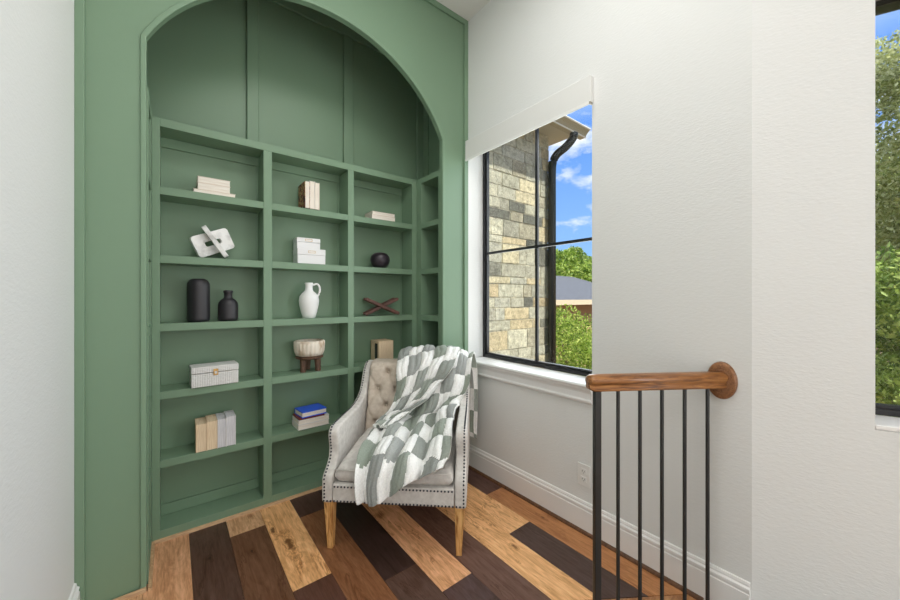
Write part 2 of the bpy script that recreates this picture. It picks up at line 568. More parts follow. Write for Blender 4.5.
# border boards of the arched wall
bm = NB(); bx(bm, XL, XL + 0.028, YA - 0.014, YA - 0.0002, 0, H); struct('trim_4', bm, GREEN, bevel=0.002)
bm = NB(); bx(bm, XW - 0.036, XW, YA - 0.014, YA - 0.0002, 0, H); struct('trim_5', bm, GREEN, bevel=0.002)
bm = NB(); bx(bm, XL + 0.028, XW - 0.036, YA - 0.014, YA - 0.0002, H - 0.04, H); struct('trim_6', bm, GREEN, bevel=0.002)

# alcove behind the arch
AY = 2.54
bm = NB(); bx(bm, XL, XW, AY, AY + 0.08, 0, H); struct('wall_alcove', bm, GREEN)
bm = NB(); bx(bm, 1.706, XW, YA + 0.028, AY, 0, H); struct('wall_alcove_right', bm, GREEN)
bm = NB(); bx(bm, XL, XL + 0.012, YA + 0.028, AY, 0, H); struct('wall_alcove_left', bm, GREEN)
tn = 7
for (a, b_, z0, z1) in ((0.365, 0.433, 2.17, 3.185), (0.99, 1.065, 2.17, 3.185), (1.632, 1.706, 2.17, 3.185), (XL + 0.012, XL + 0.085, 2.17, 3.185), (XL + 0.012, 1.706, 3.185, H)):
    bm = NB(); bx(bm, a, b_, AY - 0.020, AY, z0, z1); struct('trim_%d' % tn, bm, GREEN, bevel=0.006); tn += 1
for (a, b_, z0, z1) in ((2.455, AY - 0.015, 2.17, H), (YA + 0.028, YA + 0.10, 2.17, H)):
    bm = NB(); bx(bm, 1.692, 1.706, a, b_, z0, z1); struct('trim_%d' % tn, bm, GREEN, bevel=0.003); tn += 1

# ------------------------------------------------------------------ bookcases
SH = [0.055, 0.413, 0.765, 1.115, 1.467, 1.819]
T = 0.040
ZT = 2.169
YK = 2.503
bc = thing('bookcase', 'wide sage green built-in bookcase of eighteen open compartments facing the armchair', 'bookcase', (0.707, YB, 0))
def bpart(name, x0, x1, y0, y1, z0, z1, root, bev=0.0015):
    bm = NB()
    o = root.location
    bx(bm, x0 - o.x, x1 - o.x, y0 - o.y, y1 - o.y, z0, z1)
    return obj(name, bm, GREEN, root, bevel=bev)
bays = [(-0.051, 0.4246), (0.4708, 0.946), (0.9888, 1.4636)]
bpart('side_panel', -0.083, -0.051, YB, YK, 0, ZT, bc)
bpart('side_panel', 1.4636, 1.5046, YB, YK, 0, ZT, bc)
bpart('divider', 0.4246, 0.4708, YB, YK, 0, ZT - 0.042, bc)
bpart('divider', 0.946, 0.9888, YB, YK, 0, ZT - 0.042, bc)
bpart('top_panel', -0.051, 1.4636, YB, YK, ZT - 0.042, ZT, bc)
bpart('back_panel', -0.083, 1.5046, YK, YK + 0.016, 0, ZT, bc, 0)
for (a, b_) in bays:
    bpart('plinth', a, b_, YB, YK, 0, SH[0], bc)
    for z in SH[1:]:
        bpart('shelf', a, b_, YB + 0.001, YK, z - T, z, bc)
    bpart('bottom_rail', a, b_, YK - 0.013, YK, SH[0], SH[0] + 0.058, bc)
    bpart('top_rail', a, b_, YK - 0.013, YK, ZT - 0.042 - 0.052, ZT - 0.042, bc)
    for i in range(6):
        z0 = SH[i] + (0.058 if i == 0 else 0)
        z1 = (SH[i + 1] - T) if i < 5 else ZT - 0.094
        bpart('back_stile', b_ - 0.012, b_, YK - 0.009, YK, z0, z1, bc)

def side_bay(sgn, label, xf, xb):
    root = thing('side_bookcase', label, 'bookcase', (xf, (YB + YA) / 2, 0))
    lo, hi = YA + 0.0285, YB
    a, b_ = lo + 0.028, YB - 0.060
    X = sorted((xf, xb))
    bpart('side_panel', X[0], X[1], lo, a, 0, ZT, root)
    bpart('side_panel', X[0], X[1], b_, hi - 0.0005, 0, ZT, root)
    bpart('top_panel', X[0], X[1], a, b_, ZT - 0.042, ZT, root)
    bpart('plinth', X[0], X[1], a, b_, 0, SH[0], root)
    for z in SH[1:]:
        bpart('shelf', X[0], X[1], a, b_, z - T, z, root)
    bk = (X[1] - 0.01, X[1]) if sgn > 0 else (X[0], X[0] + 0.01)
    bpart('back_panel', bk[0], bk[1], a, b_, SH[0], ZT - 0.042, root, 0)
side_bay(1, 'narrow sage green bookcase set in the right side of the arched alcove', 1.5046, 1.7055)
side_bay(-1, 'narrow sage green bookcase set edge-on in the left side of the arched alcove', -0.083, XL + 0.0125)

# wood strip at the foot of the green joinery
def quarter(n, p, q):
    p, q = Vector(p), Vector(q)
    bm = NB()
    L = (q - p).length
    prism(bm, [(0, 0), (0.014, 0), (0.013, 0.006), (0.010, 0.011), (0.0, 0.015)], 'x', 0, L)
    ang = math.atan2(q.y - p.y, q.x - p.x)
    bmesh.ops.transform(bm, matrix=Matrix.Translation((p.x, p.y, 0)) @ Matrix.Rotation(ang, 4, 'Z'), verts=bm.verts)
    struct('trim_%d' % n, bm, QUARTER if n != 25 else NOSED)
quarter(20, (1.50, YB, 0), (-0.075, YB, 0))
quarter(21, (-0.083, YB, 0), (-0.083, YA - 0.024, 0))
quarter(22, (-0.088, YA - 0.009, 0), (XL, YA - 0.009, 0))
quarter(23, (1.5046, YA, 0), (1.5046, YB, 0))
quarter(24, (XW, YA - 0.009, 0), (1.50, YA - 0.009, 0))

# baseboards
def baseboard(name, p, q, cap=True):
    p, q = Vector((*p, 0)), Vector((*q, 0))
    L = (q - p).length
    prof = [(0, 0), (0.016, 0), (0.016, 0.118), (0.013, 0.121), (0.013, 0.127), (0.016, 0.130), (0.0155, 0.140), (0.009, 0.146), (0.009, 0.152), (0.006, 0.160), (0, 0.162)]
    bm = NB()
    prism(bm, prof, 'x', 0, L)
    ang = math.atan2(q.y - p.y, q.x - p.x)
    bmesh.ops.transform(bm, matrix=Matrix.Translation(p) @ Matrix.Rotation(ang, 4, 'Z'), verts=bm.verts)
    struct(name, bm, TRIMW)
baseboard('baseboard_right', (XW, CY + 0.004), (XW, YA - 0.024))
bm = NB()
prism(bm, [(0, 0), (0.016, 0), (0.016, 0.10), (0.013, 0.103), (0.013, 0.109), (0.0155, 0.118), (0.009, 0.124), (0.006, 0.137), (0, 0.140)], 'x', 0, 5.3)
bmesh.ops.transform(bm, matrix=Matrix.Translation((XL, YA - 0.015, 0)) @ Matrix.Rotation(-PI / 2, 4, 'Z'), verts=bm.verts)
struct('baseboard_left', bm, TRIMW)
quarter(25, (XW - 0.016, CY + 0.15, 0), (XW - 0.016, YA - 0.03, 0))

# ------------------------------------------------------------------ windows
GLASS = bpy.data.materials.new('window glass')
GLASS.use_nodes = True
gn, gl = GLASS.node_tree.nodes, GLASS.node_tree.links
gn.clear()
go = gn.new('ShaderNodeOutputMaterial')
gt = gn.new('ShaderNodeBsdfTransparent')
gt.inputs[0].default_value = (0.96, 0.975, 0.97, 1)
gg = gn.new('ShaderNodeBsdfGlossy')
gg.inputs['Roughness'].default_value = 0.0
gf = gn.new('ShaderNodeFresnel')
gf.inputs['IOR'].default_value = 1.2
gm = gn.new('ShaderNodeMixShader')
gl.new(gf.outputs[0], gm.inputs[0]); gl.new(gt.outputs[0], gm.inputs[1]); gl.new(gg.outputs[0], gm.inputs[2]); gl.new(gm.outputs[0], go.inputs[0])

def window(name, M, w, z0, z1, mull, mz, f=0.022):
    """local x = along the wall, y = outward from the room face"""
    root = bpy.data.objects.new(name, None)
    COL.objects.link(root)
    root['kind'] = 'structure'
    y0, y1 = 0.150, 0.195
    bm = NB()
    bx(bm, 0, f, y0, y1, z0, z1, M); bx(bm, w - f, w, y0, y1, z0, z1, M)
    bx(bm, f, w - f, y0, y1, z0, z0 + f, M); bx(bm, f, w - f, y0, y1, z1 - f, z1, M)
    obj('window_frame', bm, BLACKM, root, bevel=0.002)
    bm = NB()
    e = f + 0.014
    bx(bm, f, e, y0 + 0.012, y1 - 0.008, z0 + f, z1 - f, M); bx(bm, w - e, w - f, y0 + 0.012, y1 - 0.008, z0 + f, z1 - f, M)
    bx(bm, e, w - e, y0 + 0.012, y1 - 0.008, z0 + f, z0 + e, M); bx(bm, e, w - e, y0 + 0.012, y1 - 0.008, z1 - e, z1 - f, M)
    obj('sash', bm, BLACKM, root)
    for m_ in mull:
        bm = NB(); bx(bm, m_ - 0.010, m_ + 0.010, y0 + 0.018, y1 - 0.012, z0 + e, z1 - e, M); obj('muntin', bm, BLACKM, root)
    for zz in mz:
        bm = NB(); bx(bm, e, w - e, y0 + 0.016, y1 - 0.014, zz - 0.009, zz + 0.009, M); obj('muntin', bm, BLACKM, root)
    bm = NB(); bx(bm, e, w - e, y0 + 0.024, y0 + 0.028, z0 + e, z1 - e, M); obj('glass', bm, GLASS, root)
    return root
WM = Matrix(((0, 1, 0, XW), (-1, 0, 0, wy1), (0, 0, 1, 0), (0, 0, 0, 1)))   # x runs from the far jamb toward the camera
window('window_1', WM, wy1 - wy0, 0.792, 2.4395, [0.497], [1.588])
AW = AM @ Matrix.Translation((s0, 0, 0))
window('window_2', AW, s1_ - s0, 0.822, wz1, [0.54], [])

# stool and apron below window 1
bm = NB()
bx(bm, XW - 0.030, XW + 0.150, wy0 - 0.012, YA - 0.0145, 0.772, 0.792)
prism(bm, [(XW - 0.030, 0.772), (XW - 0.036, 0.782), (XW - 0.030, 0.792)], 'y', wy0 - 0.012, YA - 0.0145)
struct('trim_26', bm, TRIMW, bevel=0.003)
bm = NB()
prism(bm, [(XW, 0.7715), (XW - 0.024, 0.7715), (XW - 0.024, 0.764), (XW - 0.016, 0.752), (XW - 0.013, 0.742), (XW - 0.013, 0.712), (XW - 0.018, 0.704), (XW - 0.016, 0.694), (XW - 0.006, 0.686), (XW, 0.686)], 'y', wy0 - 0.004, YA - 0.0145)
struct('trim_27', bm, TRIMW)
bm = NB()
bx(bm, s0 + 0.001, s1_ - 0.001, 0.001, 0.150, 0.8055, 0.822, AM)
struct('trim_28', bm, TRIMW, bevel=0.003)

# roller shade in front of the head of window 1
rs = thing('roller_shade', 'off-white fabric roller shade cassette over the top of the tall window', 'window shade', (XW, 1.49, 2.30))
bm = NB(); bx(bm, -0.032, -0.0005, 0.984 - 1.49, YA - 0.015 - 1.49, 2.268 - 2.30, 2.405 - 2.30)
obj('valance', bm, SHADE, rs, bevel=0.003)
bm = NB(); bx(bm, -0.036, -0.030, 0.985 - 1.49, YA - 0.020 - 1.49, 2.254 - 2.30, 2.270 - 2.30)
obj('hem_bar', bm, PLASTIC, rs, label='white bar along the bottom of the shade')
bm = NB(); bx(bm, -0.042, -0.020, 0.980 - 1.49, 0.987 - 1.49, 2.250 - 2.30, 2.262 - 2.30)
obj('end_bracket', bm, mat('bracket metal', srgb(170, 165, 155), 0.4, 0.6), rs, label='small metal bracket at the shade corner')

# outlet
ot = thing('wall_outlet', 'white double electrical outlet on the wall left of the railing post', 'outlet', (XW, 1.038, 0.30))
bm = NB(); bx(bm, -0.006, -0.0003, -0.036, 0.036, -0.058, 0.058); obj('cover_plate', bm, PLASTIC, ot, bevel=0.002)
for dz in (-0.021, 0.021):
    bm = NB(); bx(bm, -0.008, -0.006, -0.017, 0.017, dz - 0.014, dz + 0.014)
    r = obj('receptacle', bm, PLASTIC, ot, bevel=0.001)
    bm = NB()
    for dy in (-0.007, 0.007):
        bx(bm, -0.0084, -0.0079, dy - 0.0015, dy + 0.0015, dz - 0.003, dz + 0.006)
    bx(bm, -0.0084, -0.0079, -0.002, 0.002, dz - 0.010, dz - 0.006)
    obj('slot', bm, DARKSLOT, r)

# ------------------------------------------------------------------ stair railing
RA, RB = Vector((XW, 0.430, 0)), Vector((1.286, 0.7175, 0))
rd = (RB - RA); RL = rd.length; rd.normalize()
rang = math.atan2(rd.y, rd.x)
rail = thing('stair_railing', 'black iron stair railing with a rounded brown wooden handrail fixed to the wall', 'railing', (RB.x, RB.y, 0), rang)
# local x: positive = away from the wall (past the newel)
def railprof(s=1.0, dz=0.0):
    P = [(-0.022, -0.030), (0.022, -0.030), (0.025, -0.022), (0.021, -0.012), (0.024, -0.005), (0.030, 0.004), (0.031, 0.014), (0.026, 0.023), (0.014, 0.030), (0, 0.032),
         (-0.014, 0.030), (-0.026, 0.023), (-0.031, 0.014), (-0.030, 0.004), (-0.024, -0.005), (-0.021, -0.012), (-0.025, -0.022)]
    return [(y * s, z * s + dz) for y, z in P]
RZ = 0.922
bm = NB()
xs = [(-RL + 0.012, 1), (-0.06, 1), (-0.052, 1.0), (0.0, 1.0), (0.018, 0.99), (0.028, 0.93), (0.034, 0.82), (0.038, 0.6), (0.039, 0.25)]
rings = [[bm.verts.new((x, y, RZ + z)) for y, z in railprof(s)] for x, s in xs]
for A, B in zip(rings, rings[1:]):
    for i in range(len(A)):
        bm.faces.new([A[i], A[(i + 1) % len(A)], B[(i + 1) % len(A)], B[i]])
bm.faces.new(rings[0]); bm.faces.new(rings[-1])
obj('handrail', bm, RAILW, rail, smooth=True, label='brown wooden handrail with rounded end')
bm = NB(); bx(bm, -0.0125, 0.0125, -0.0115, 0.0115, 0.0, RZ - 0.028); obj('newel_post', bm, IRON, rail, bevel=0.002, label='thicker black end post')
for k in (0.165, 0.339, 0.516, 0.701, 0.890):
    bm = NB(); bx(bm, -0.0053, 0.0053, -0.0053, 0.0053, 0.0, RZ - 0.028); obj('baluster', bm, IRON, rail, bevel=0.0015, loc=(-0.5168 * k, 0, 0))
# rosette on the wall plane: build in world then move into the railing frame
bm = NB()
lathe(bm, [(0, 0.019), (0.046, 0.019), (0.048, 0.0175), (0.050, 0.019), (0.066, 0.018), (0.072, 0.014), (0.0745, 0.007), (0.0745, 0.0003), (0, 0.0003)], 56)
Mw = Matrix.Translation((XW, 0.436, RZ - 0.004)) @ Matrix.Rotation(-PI / 2, 4, 'Y')
bmesh.ops.scale(bm, vec=(1, 0.68, 1), verts=bm.verts)
Ml = Matrix.Translation((RB.x, RB.y, 0)) @ Matrix.Rotation(rang, 4, 'Z')
ro = obj('rosette', bm, ROSEW, rail, smooth=False, bevel=0.001, label='round wooden wall plate at the end of the handrail')
ro.matrix_local = Ml.inverted() @ Mw

# ------------------------------------------------------------------ armchair
LINEN = mat('linen', srgb(206, 200, 192), 0.9, spec=0.2)
n_, l_, b_n = nodes(LINEN)
nz = add_noise(LINEN, 420, 2)
nz2 = add_noise(LINEN, 40, 4)
ramp_color(LINEN, nz2.outputs['Fac'], [(0.3, srgb(202, 197, 191)), (0.7, srgb(224, 220, 214))])
bump(LINEN, nz.outputs['Fac'], 0.5, 0.001)
TUFT = mat('beige linen', srgb(196, 184, 168), 0.9, spec=0.2)
nz = add_noise(TUFT, 420, 2)
nz2 = add_noise(TUFT, 40, 4)
ramp_color(TUFT, nz2.outputs['Fac'], [(0.3, srgb(194, 180, 164)), (0.7, srgb(214, 202, 188))])
bump(TUFT, nz.outputs['Fac'], 0.5, 0.001)
NAIL = mat('pewter nailhead', (0.045, 0.05, 0.06), 0.35, metal=0.7)

CHX, CHY, CHR = 0.836, 1.515, -math.atan2(0.679, 0.734)
ch = thing('armchair', 'light grey linen armchair with tufted back, dark nailhead edging and golden wooden legs', 'armchair', (CHX, CHY, 0), CHR)
SIDE = [(0, 0.237), (0, 0.355), (0.012, 0.372), (0.045, 0.395), (0.078, 0.43), (0.086, 0.47), (0.078, 0.51), (0.072, 0.54), (0.078, 0.565), (0.10, 0.582), (0.16, 0.588), (0.26, 0.590), (0.37, 0.592),
        (0.45, 0.603), (0.51, 0.622), (0.555, 0.652), (0.585, 0.692), (0.607, 0.735), (0.632, 0.775), (0.665, 0.803), (0.70, 0.812), (0.755, 0.812), (0.745, 0.70), (0.70, 0.237)]
for sx in (-1, 1):
    bm = NB()
    a, b_ = (-0.355, -0.302) if sx < 0 else (0.302, 0.358)
    prism(bm, SIDE, 'x', a, b_)
    obj('arm', bm, LINEN, ch, bevel=0.012, seg=3)
bm = NB(); bx(bm, -0.300, 0.300, 0.004, 0.70, 0.240, 0.330); obj('seat_rail', bm, LINEN, ch, bevel=0.006)
bm = NB()
prism(bm, [(0.56, 0.33), (0.70, 0.24), (0.752, 0.70), (0.755, 0.805), (0.69, 0.808), (0.64, 0.78), (0.60, 0.60)], 'x', -0.2995, 0.2995)
obj('backrest_frame', bm, LINEN, ch, bevel=0.012, seg=3)
# tufted inner back
btn = []
for r_, zz in enumerate((0.757, 0.655, 0.555, 0.455)):
    for k in range(-3, 4):
        x = k * 0.118 + (0.059 if r_ % 2 == 0 else 0.0)
        if abs(x) < 0.28:
            btn.append((x, zz))
def back_plane(z):
    return 0.505 + (z - 0.42) * 0.27
bm = NB()
NXg, NZg = 96, 72
grid = []
for j in range(NZg + 1):
    z = 0.40 + (0.823 - 0.40) * j / NZg
    row = []
    for i in range(NXg + 1):
        x = -0.297 + 0.594 * i / NXg
        d = sorted(math.hypot(x - bx_, (z - bz)) for bx_, bz in btn)
        dent = 0.030 * math.exp(-(d[0] / 0.022) ** 2) + 0.012 * math.exp(-(d[0] / 0.045) ** 2)
        # creases running between neighbouring buttons
        u = (x / 0.118 + (z - 0.757) / 0.204) ; v = (x / 0.118 - (z - 0.757) / 0.204)
        cu = abs((u - 0.5) - round(u - 0.5)); cv = abs((v - 0.5) - round(v - 0.5))
        cr = 0.0075 * (math.exp(-(cu / 0.09) ** 2) + math.exp(-(cv / 0.09) ** 2))
        if z > 0.79:
            cr *= max(0, 1 - (z - 0.79) / 0.02)
        e = min(1, (0.297 - abs(x)) / 0.03, )
        edge = 0.020 * (1 - math.sqrt(max(0, 1 - (1 - e) ** 2)))
        tz = max(0, (z - 0.775) / 0.048)
        topr = 0.060 * (1 - math.sqrt(max(0, 1 - min(1, tz) ** 2)))
        y = back_plane(z) - 0.028 + dent + cr + edge + topr
        row.append(bm.verts.new((x, y, z)))
    grid.append(row)
for j in range(NZg):
    for i in range(NXg):
        bm.faces.new([grid[j][i], grid[j][i + 1], grid[j + 1][i + 1], grid[j + 1][i]])
# close over the top and back
back = [[bm.verts.new((-0.297 + 0.594 * i / NXg, 0.74, z)) for i in range(NXg + 1)] for z, r in ((0.823, grid[-1]), (0.40, grid[0]))]
for i in range(NXg):
    bm.faces.new([grid[-1][i], grid[-1][i + 1], back[0][i + 1], back[0][i]])
    bm.faces.new([grid[0][i + 1], grid[0][i], back[1][i], back[1][i + 1]])
obj('backrest', bm, TUFT, ch, smooth=True, label='beige button-tufted backrest')
for x, z in btn:
    bm = NB()
    bmesh.ops.create_uvsphere(bm, u_segments=12, v_segments=8, radius=0.009)
    bmesh.ops.scale(bm, vec=(1, 0.6, 1), verts=bm.verts)
    obj('button', bm, TUFT, ch, smooth=True, loc=(x, back_plane(z) + 0.012, z))
# seat cushion : puffy rounded box built as a grid
def cushion(x0, x1, y0, y1, z0, z1, puff, name, m, parent, n=28, rise=0.0):
    bm = NB()
    top, bot = [], []
    for j in range(n + 1):
        rt, rb = [], []
        for i in range(n + 1):
            u, v = i / n * 2 - 1, j / n * 2 - 1
            def ed(t):
                return (1 - abs(t) ** 16)
            k = min(ed(u), ed(v)) ** 0.35 if min(ed(u), ed(v)) > 0 else 0
            x = x0 + (x1 - x0) * (u + 1) / 2
            y = y0 + (y1 - y0) * (v + 1) / 2
            bulge = puff * (1 - u * u) * (1 - v * v)
            mid = (z0 + z1) / 2
            w = 0.010 * noise.noise((x * 7, y * 7, 1.3))
            rt.append(bm.verts.new((x, y, mid + (z1 - mid) * (0.35 + 0.65 * k) + bulge + w + rise * (v + 1) / 2)))
            rb.append(bm.verts.new((x, y, mid - (mid - z0) * (0.35 + 0.65 * k))))
        top.append(rt); bot.append(rb)
    for j in range(n):
        for i in range(n):
            bm.faces.new([top[j][i], top[j][i + 1], top[j + 1][i + 1], top[j + 1][i]])
            bm.faces.new([bot[j + 1][i], bot[j + 1][i + 1], bot[j][i + 1], bot[j][i]])
    for k in range(n):
        bm.faces.new([bot[0][k], bot[0][k + 1], top[0][k + 1], top[0][k]])
        bm.faces.new([top[n][k], top[n][k + 1], bot[n][k + 1], bot[n][k]])
        bm.faces.new([top[k][0], top[k + 1][0], bot[k + 1][0], bot[k][0]])
        bm.faces.new([bot[k][n], bot[k + 1][n], top[k + 1][n], top[k][n]])
    return obj(name, bm, m, parent, smooth=True, subsurf=1)
cs = cushion(-0.296, 0.296, 0.012, 0.545, 0.325, 0.412, 0.012, 'seat_cushion', LINEN, ch, rise=0.03)
cs['label'] = 'loose box seat cushion'
bm = NB()
pp = [(-0.29, 0.0135), (-0.15, 0.009), (0, 0.008), (0.15, 0.009), (0.29, 0.0135)]
tube(bm, [(x, y, 0.397) for x, y in pp], 0.0035, 8)
obj('piping', bm, LINEN, cs, smooth=True)
# legs
for (lx, ly, back_leg) in ((-0.324, 0.034, 0), (0.326, 0.034, 0), (-0.31, 0.665, 1), (0.31, 0.665, 1)):
    bm = NB()
    t, b_ = 0.024, 0.014
    sx = 1 if lx > 0 else -1
    off = (0.0, 0.05 if back_leg else 0.0)
    V = []
    for z, s, k in ((0.0, b_, 1.0), (0.241, t, 0.0)):
        cx_, cy_ = lx - sx * 0.004 * k, ly + off[1] * k
        V.append([bm.verts.new((cx_ + a * s, cy_ + c * s, z)) for a, c in ((-1, -1), (1, -1), (1, 1), (-1, 1))])
    for i in range(4):
        bm.faces.new([V[0][i], V[0][(i + 1) % 4], V[1][(i + 1) % 4], V[1][i]])
    bm.faces.new(V[0]); bm.faces.new(V[1])
    obj('leg', bm, LEGW, ch, bevel=0.003)
# nailheads: 100 as parts, the rest as one
def along(pts, step):
    out, acc = [], 0.0
    for p, q in zip(pts, pts[1:]):
        p, q = Vector(p), Vector(q)
        L = (q - p).length
        t = (step - acc) if out else 0.0
        if not out:
            out.append(p.copy()); t = step; acc = 0
        while t <= L:
            out.append(p.lerp(q, t / L)); t += step
        acc = L - (t - step)
    return out
step = 0.0168
row1 = [Vector((x, -0.0005, 0.249)) for x in [(-0.343 + i * 0.689 / 40) for i in range(41)]]
row2 = [Vector((x, 0.0035, 0.318)) for x in [(-0.290 + i * 0.58 / 34) for i in range(35)]]
def side_nails(sx):
    P = []
    prof = SIDE[0:21]
    out = []
    for (y, z) in prof:
        out.append((y, z))
    return out
def nail_mesh():
    bm = NB()
    bmesh.ops.create_uvsphere(bm, u_segments=8, v_segments=6, radius=0.0048)
    me = bpy.data.meshes.new('nailhead'); bm.to_mesh(me); bm.free(); me.materials.append(NAIL)
    for p in me.polygons: p.use_smooth = True
    return me
nme = nail_mesh()
front_r = along([(0.346, -0.0005, 0.266), (0.346, -0.0005, 0.35)], step)
def edge_path(x, inset=0.001):
    return [(x, y - inset if z < 0.57 else y, z + (inset if z >= 0.57 else 0)) for y, z in SIDE[1:21]]
rp = along(edge_path(0.346), step)
lp = along(edge_path(-0.341), step)
lp_in = along([(-0.309, y - 0.001, z) for y, z in SIDE[2:8]], step)
rp_in = along([(0.309, y - 0.001, z) for y, z in SIDE[2:8]], step)
front_l = along([(-0.340, -0.0005, 0.266), (-0.340, -0.0005, 0.35)], step)
allp = row1 + row2 + front_r + front_l + rp + lp
for p in allp[:100]:
    o = bpy.data.objects.new('nailhead', nme); COL.objects.link(o); o.parent = ch; o.location = p
bm = NB()
for p in allp[100:]:
    bmesh.ops.create_uvsphere(bm, u_segments=8, v_segments=6, radius=0.0048, matrix=Matrix.Translation(p))
o = obj('nailhead_trim', bm, NAIL, ch, smooth=True); o['kind'] = 'stuff'

# ------------------------------------------------------------------ throw blanket
def cr(p0, p1, p2, p3, t):
    return 0.5 * ((2 * p1) + (-p0 + p2) * t + (2 * p0 - 5 * p1 + 4 * p2 - p3) * t * t + (-p0 + 3 * p1 - 3 * p2 + p3) * t ** 3)
def spline(pts, s):
    n = len(pts) - 1
    s = max(0, min(n - 1e-6, s * n)); i = int(s); t = s - i
    g = lambda k: pts[k] if 0 <= k <= n else (pts[0] * 2 - pts[1] if k < 0 else pts[n] * 2 - pts[n - 1])
    return cr(g(i - 1), g(i), g(i + 1), g(i + 2), t)
def cloth(rows, us, nu, nv, ncol, rowlen, seed, fold_amp, name, parent, mats, thick=0.010, shear=0.0, colfn=None, fold_f=5.0):
    R = [[Vector(p) for p in r] for r in rows]
    # resample rows by arc length through the middle
    mids = [r[len(r) // 2] for r in R]
    acc = [0]
    for a, b in zip(mids, mids[1:]): acc.append(acc[-1] + (b - a).length)
    total = acc[-1]
    def srow(v):
        d = v * total
        for i in range(len(acc) - 1):
            if d <= acc[i + 1] + 1e-9:
                return (i + (d - acc[i]) / max(1e-6, acc[i + 1] - acc[i])) / (len(acc) - 1)
        return 1.0
    P = []
    ncp = len(us)
    for j in range(nv + 1):
        s = srow(j / nv)
        cps = [spline([r[c] for r in R], s) for c in range(ncp)]
        row = []
        for i in range(nu + 1):
            row.append(spline(cps, i / nu))
        P.append(row)
    N = []
    for j in range(nv + 1):
        row = []
        for i in range(nu + 1):
            du = P[j][min(i + 1, nu)] - P[j][max(i - 1, 0)]
            dv = P[min(j + 1, nv)][i] - P[max(j - 1, 0)][i]
            row.append(du.cross(dv).normalized() * -1)
        N.append(row)
    bm = NB()
    rng = random.Random(seed)
    nrow = total / rowlen
    jit = [rng.uniform(-0.22, 0.22) for _ in range(40)]
    def cr_(u, v):
        c = u * ncol + 0.28 * noise.noise((u * 2.2, v * 7.0, seed + 3.0))
        r = v * nrow + shear * u + jit[int(math.floor(c)) % 40] + 0.10 * noise.noise((u * 9, v * 3, seed))
        return c, r
    V = []
    uvl = []
    for j in range(nv + 1):
        row = []
        for i in range(nu + 1):
            u, v = i / nu, j / nv
            fa = fold_amp * (1 + 1.9 * max(0, min(1, (v - 0.45) / 0.25)))
            fold = fa * 0.8 * (0.5 + 0.5 * noise.noise((u * fold_f, v * 2.2 + seed, seed * 1.7))) + fa * 1.5 * (abs(math.sin(u * fold_f * 1.9 + seed + 0.9 * math.sin(v * 5) + 0.8 * noise.noise((u * 3, v * 4, 2.0)))) ** 0.8 - 0.3)
            c, r = cr_(u, v)
            fc, fr = c - math.floor(c), (r + 0.5 * 0) - math.floor(r)
            ribs = 2.0
            rib = abs(math.sin(PI * c * ribs + 0.7 * noise.noise((c * 1.3, r * 2.3, 5.0)))) ** 0.6
            pinch = abs(math.sin(PI * r)) ** 0.35
            seamc = abs(math.sin(PI * c)) ** 0.3
            wr = 0.0022 * noise.noise((u * 90, v * 40, seed))
            hgt = 0.0070 * rib * (0.25 + 0.75 * pinch) + 0.018 * seamc * pinch + wr
            row.append(bm.verts.new(P[j][i] + N[j][i] * (fold + hgt + thick)))
            uvl.append((c, r))
        V.append(row)
    B = [[bm.verts.new(P[j][i] + N[j][i] * ((V[j][i].co - P[j][i]).dot(N[j][i]) - thick * 1.3)) for i in range(nu + 1)] for j in range(nv + 1)]
    # the hanging tail lies flat against the back of the chair
    for L_ in V + B:
        for q in L_:
            if q.co.y > 0.757:
                q.co.y = 0.757 + (q.co.y - 0.757) * 0.36
    fcol = []
    crng = {}
    def colour(c, r):
        key = (int(math.floor(c)), int(math.floor(r)))
        if key not in crng:
            rr = random.Random(hash(key) * 7 + seed)
            if (key[0] + key[1]) % 2 == 0 and rr.random() < 0.93:
                k = rr.uniform(0.93, 1.0); crng[key] = tuple(x * k for x in srgb(250, 250, 247))
            else:
                w_ = rr.random()
                a_, b__ = srgb(158, 161, 158), srgb(150, 160, 146)
                k = rr.uniform(0.85, 1.15)
                crng[key] = tuple((x * (1 - w_) + y * w_) * k for x, y in zip(a_, b__))
        return crng[key]
    for j in range(nv):
        for i in range(nu):
            bm.faces.new([V[j][i], V[j][i + 1], V[j + 1][i + 1], V[j + 1][i]])
            c, r = cr_((i + 0.5) / nu, (j + 0.5) / nv)
            fcol.append(colour(c, r))
            bm.faces.new([B[j + 1][i], B[j + 1][i + 1], B[j][i + 1], B[j][i]])
            fcol.append(colour(c, r))
    W = colour(0, 0)
    white = srgb(236, 236, 230)
    for j in range(nv):
        bm.faces.new([V[j][0], V[j + 1][0], B[j + 1][0], B[j][0]]); fcol.append(white)
        bm.faces.new([V[j + 1][nu], V[j][nu], B[j][nu], B[j + 1][nu]]); fcol.append(white)
    for i in range(nu):
        bm.faces.new([V[0][i + 1], V[0][i], B[0][i], B[0][i + 1]]); fcol.append(white)
        bm.faces.new([V[nv][i], V[nv][i + 1], B[nv][i + 1], B[nv][i]]); fcol.append(white)
    me = bpy.data.meshes.new(name)
    bm.to_mesh(me); bm.free()
    at = me.attributes.new('patch', 'FLOAT_COLOR', 'FACE')
    for k, c in enumerate(fcol):
        at.data[k].color = (*c, 1)
    for p in me.polygons: p.use_smooth = True
    me.materials.append(mats)
    o = bpy.data.objects.new(name, me); COL.objects.link(o)
    o.parent = parent
    return o
FUR = mat('ruched faux fur', (0.8, 0.8, 0.8), 0.95, spec=0.1)
n_, l_, b_n = nodes(FUR)
at_ = n_.new('ShaderNodeAttribute'); at_.attribute_name = 'patch'
nf = add_noise(FUR, 120, 4, mscale=(1, 1, 1))
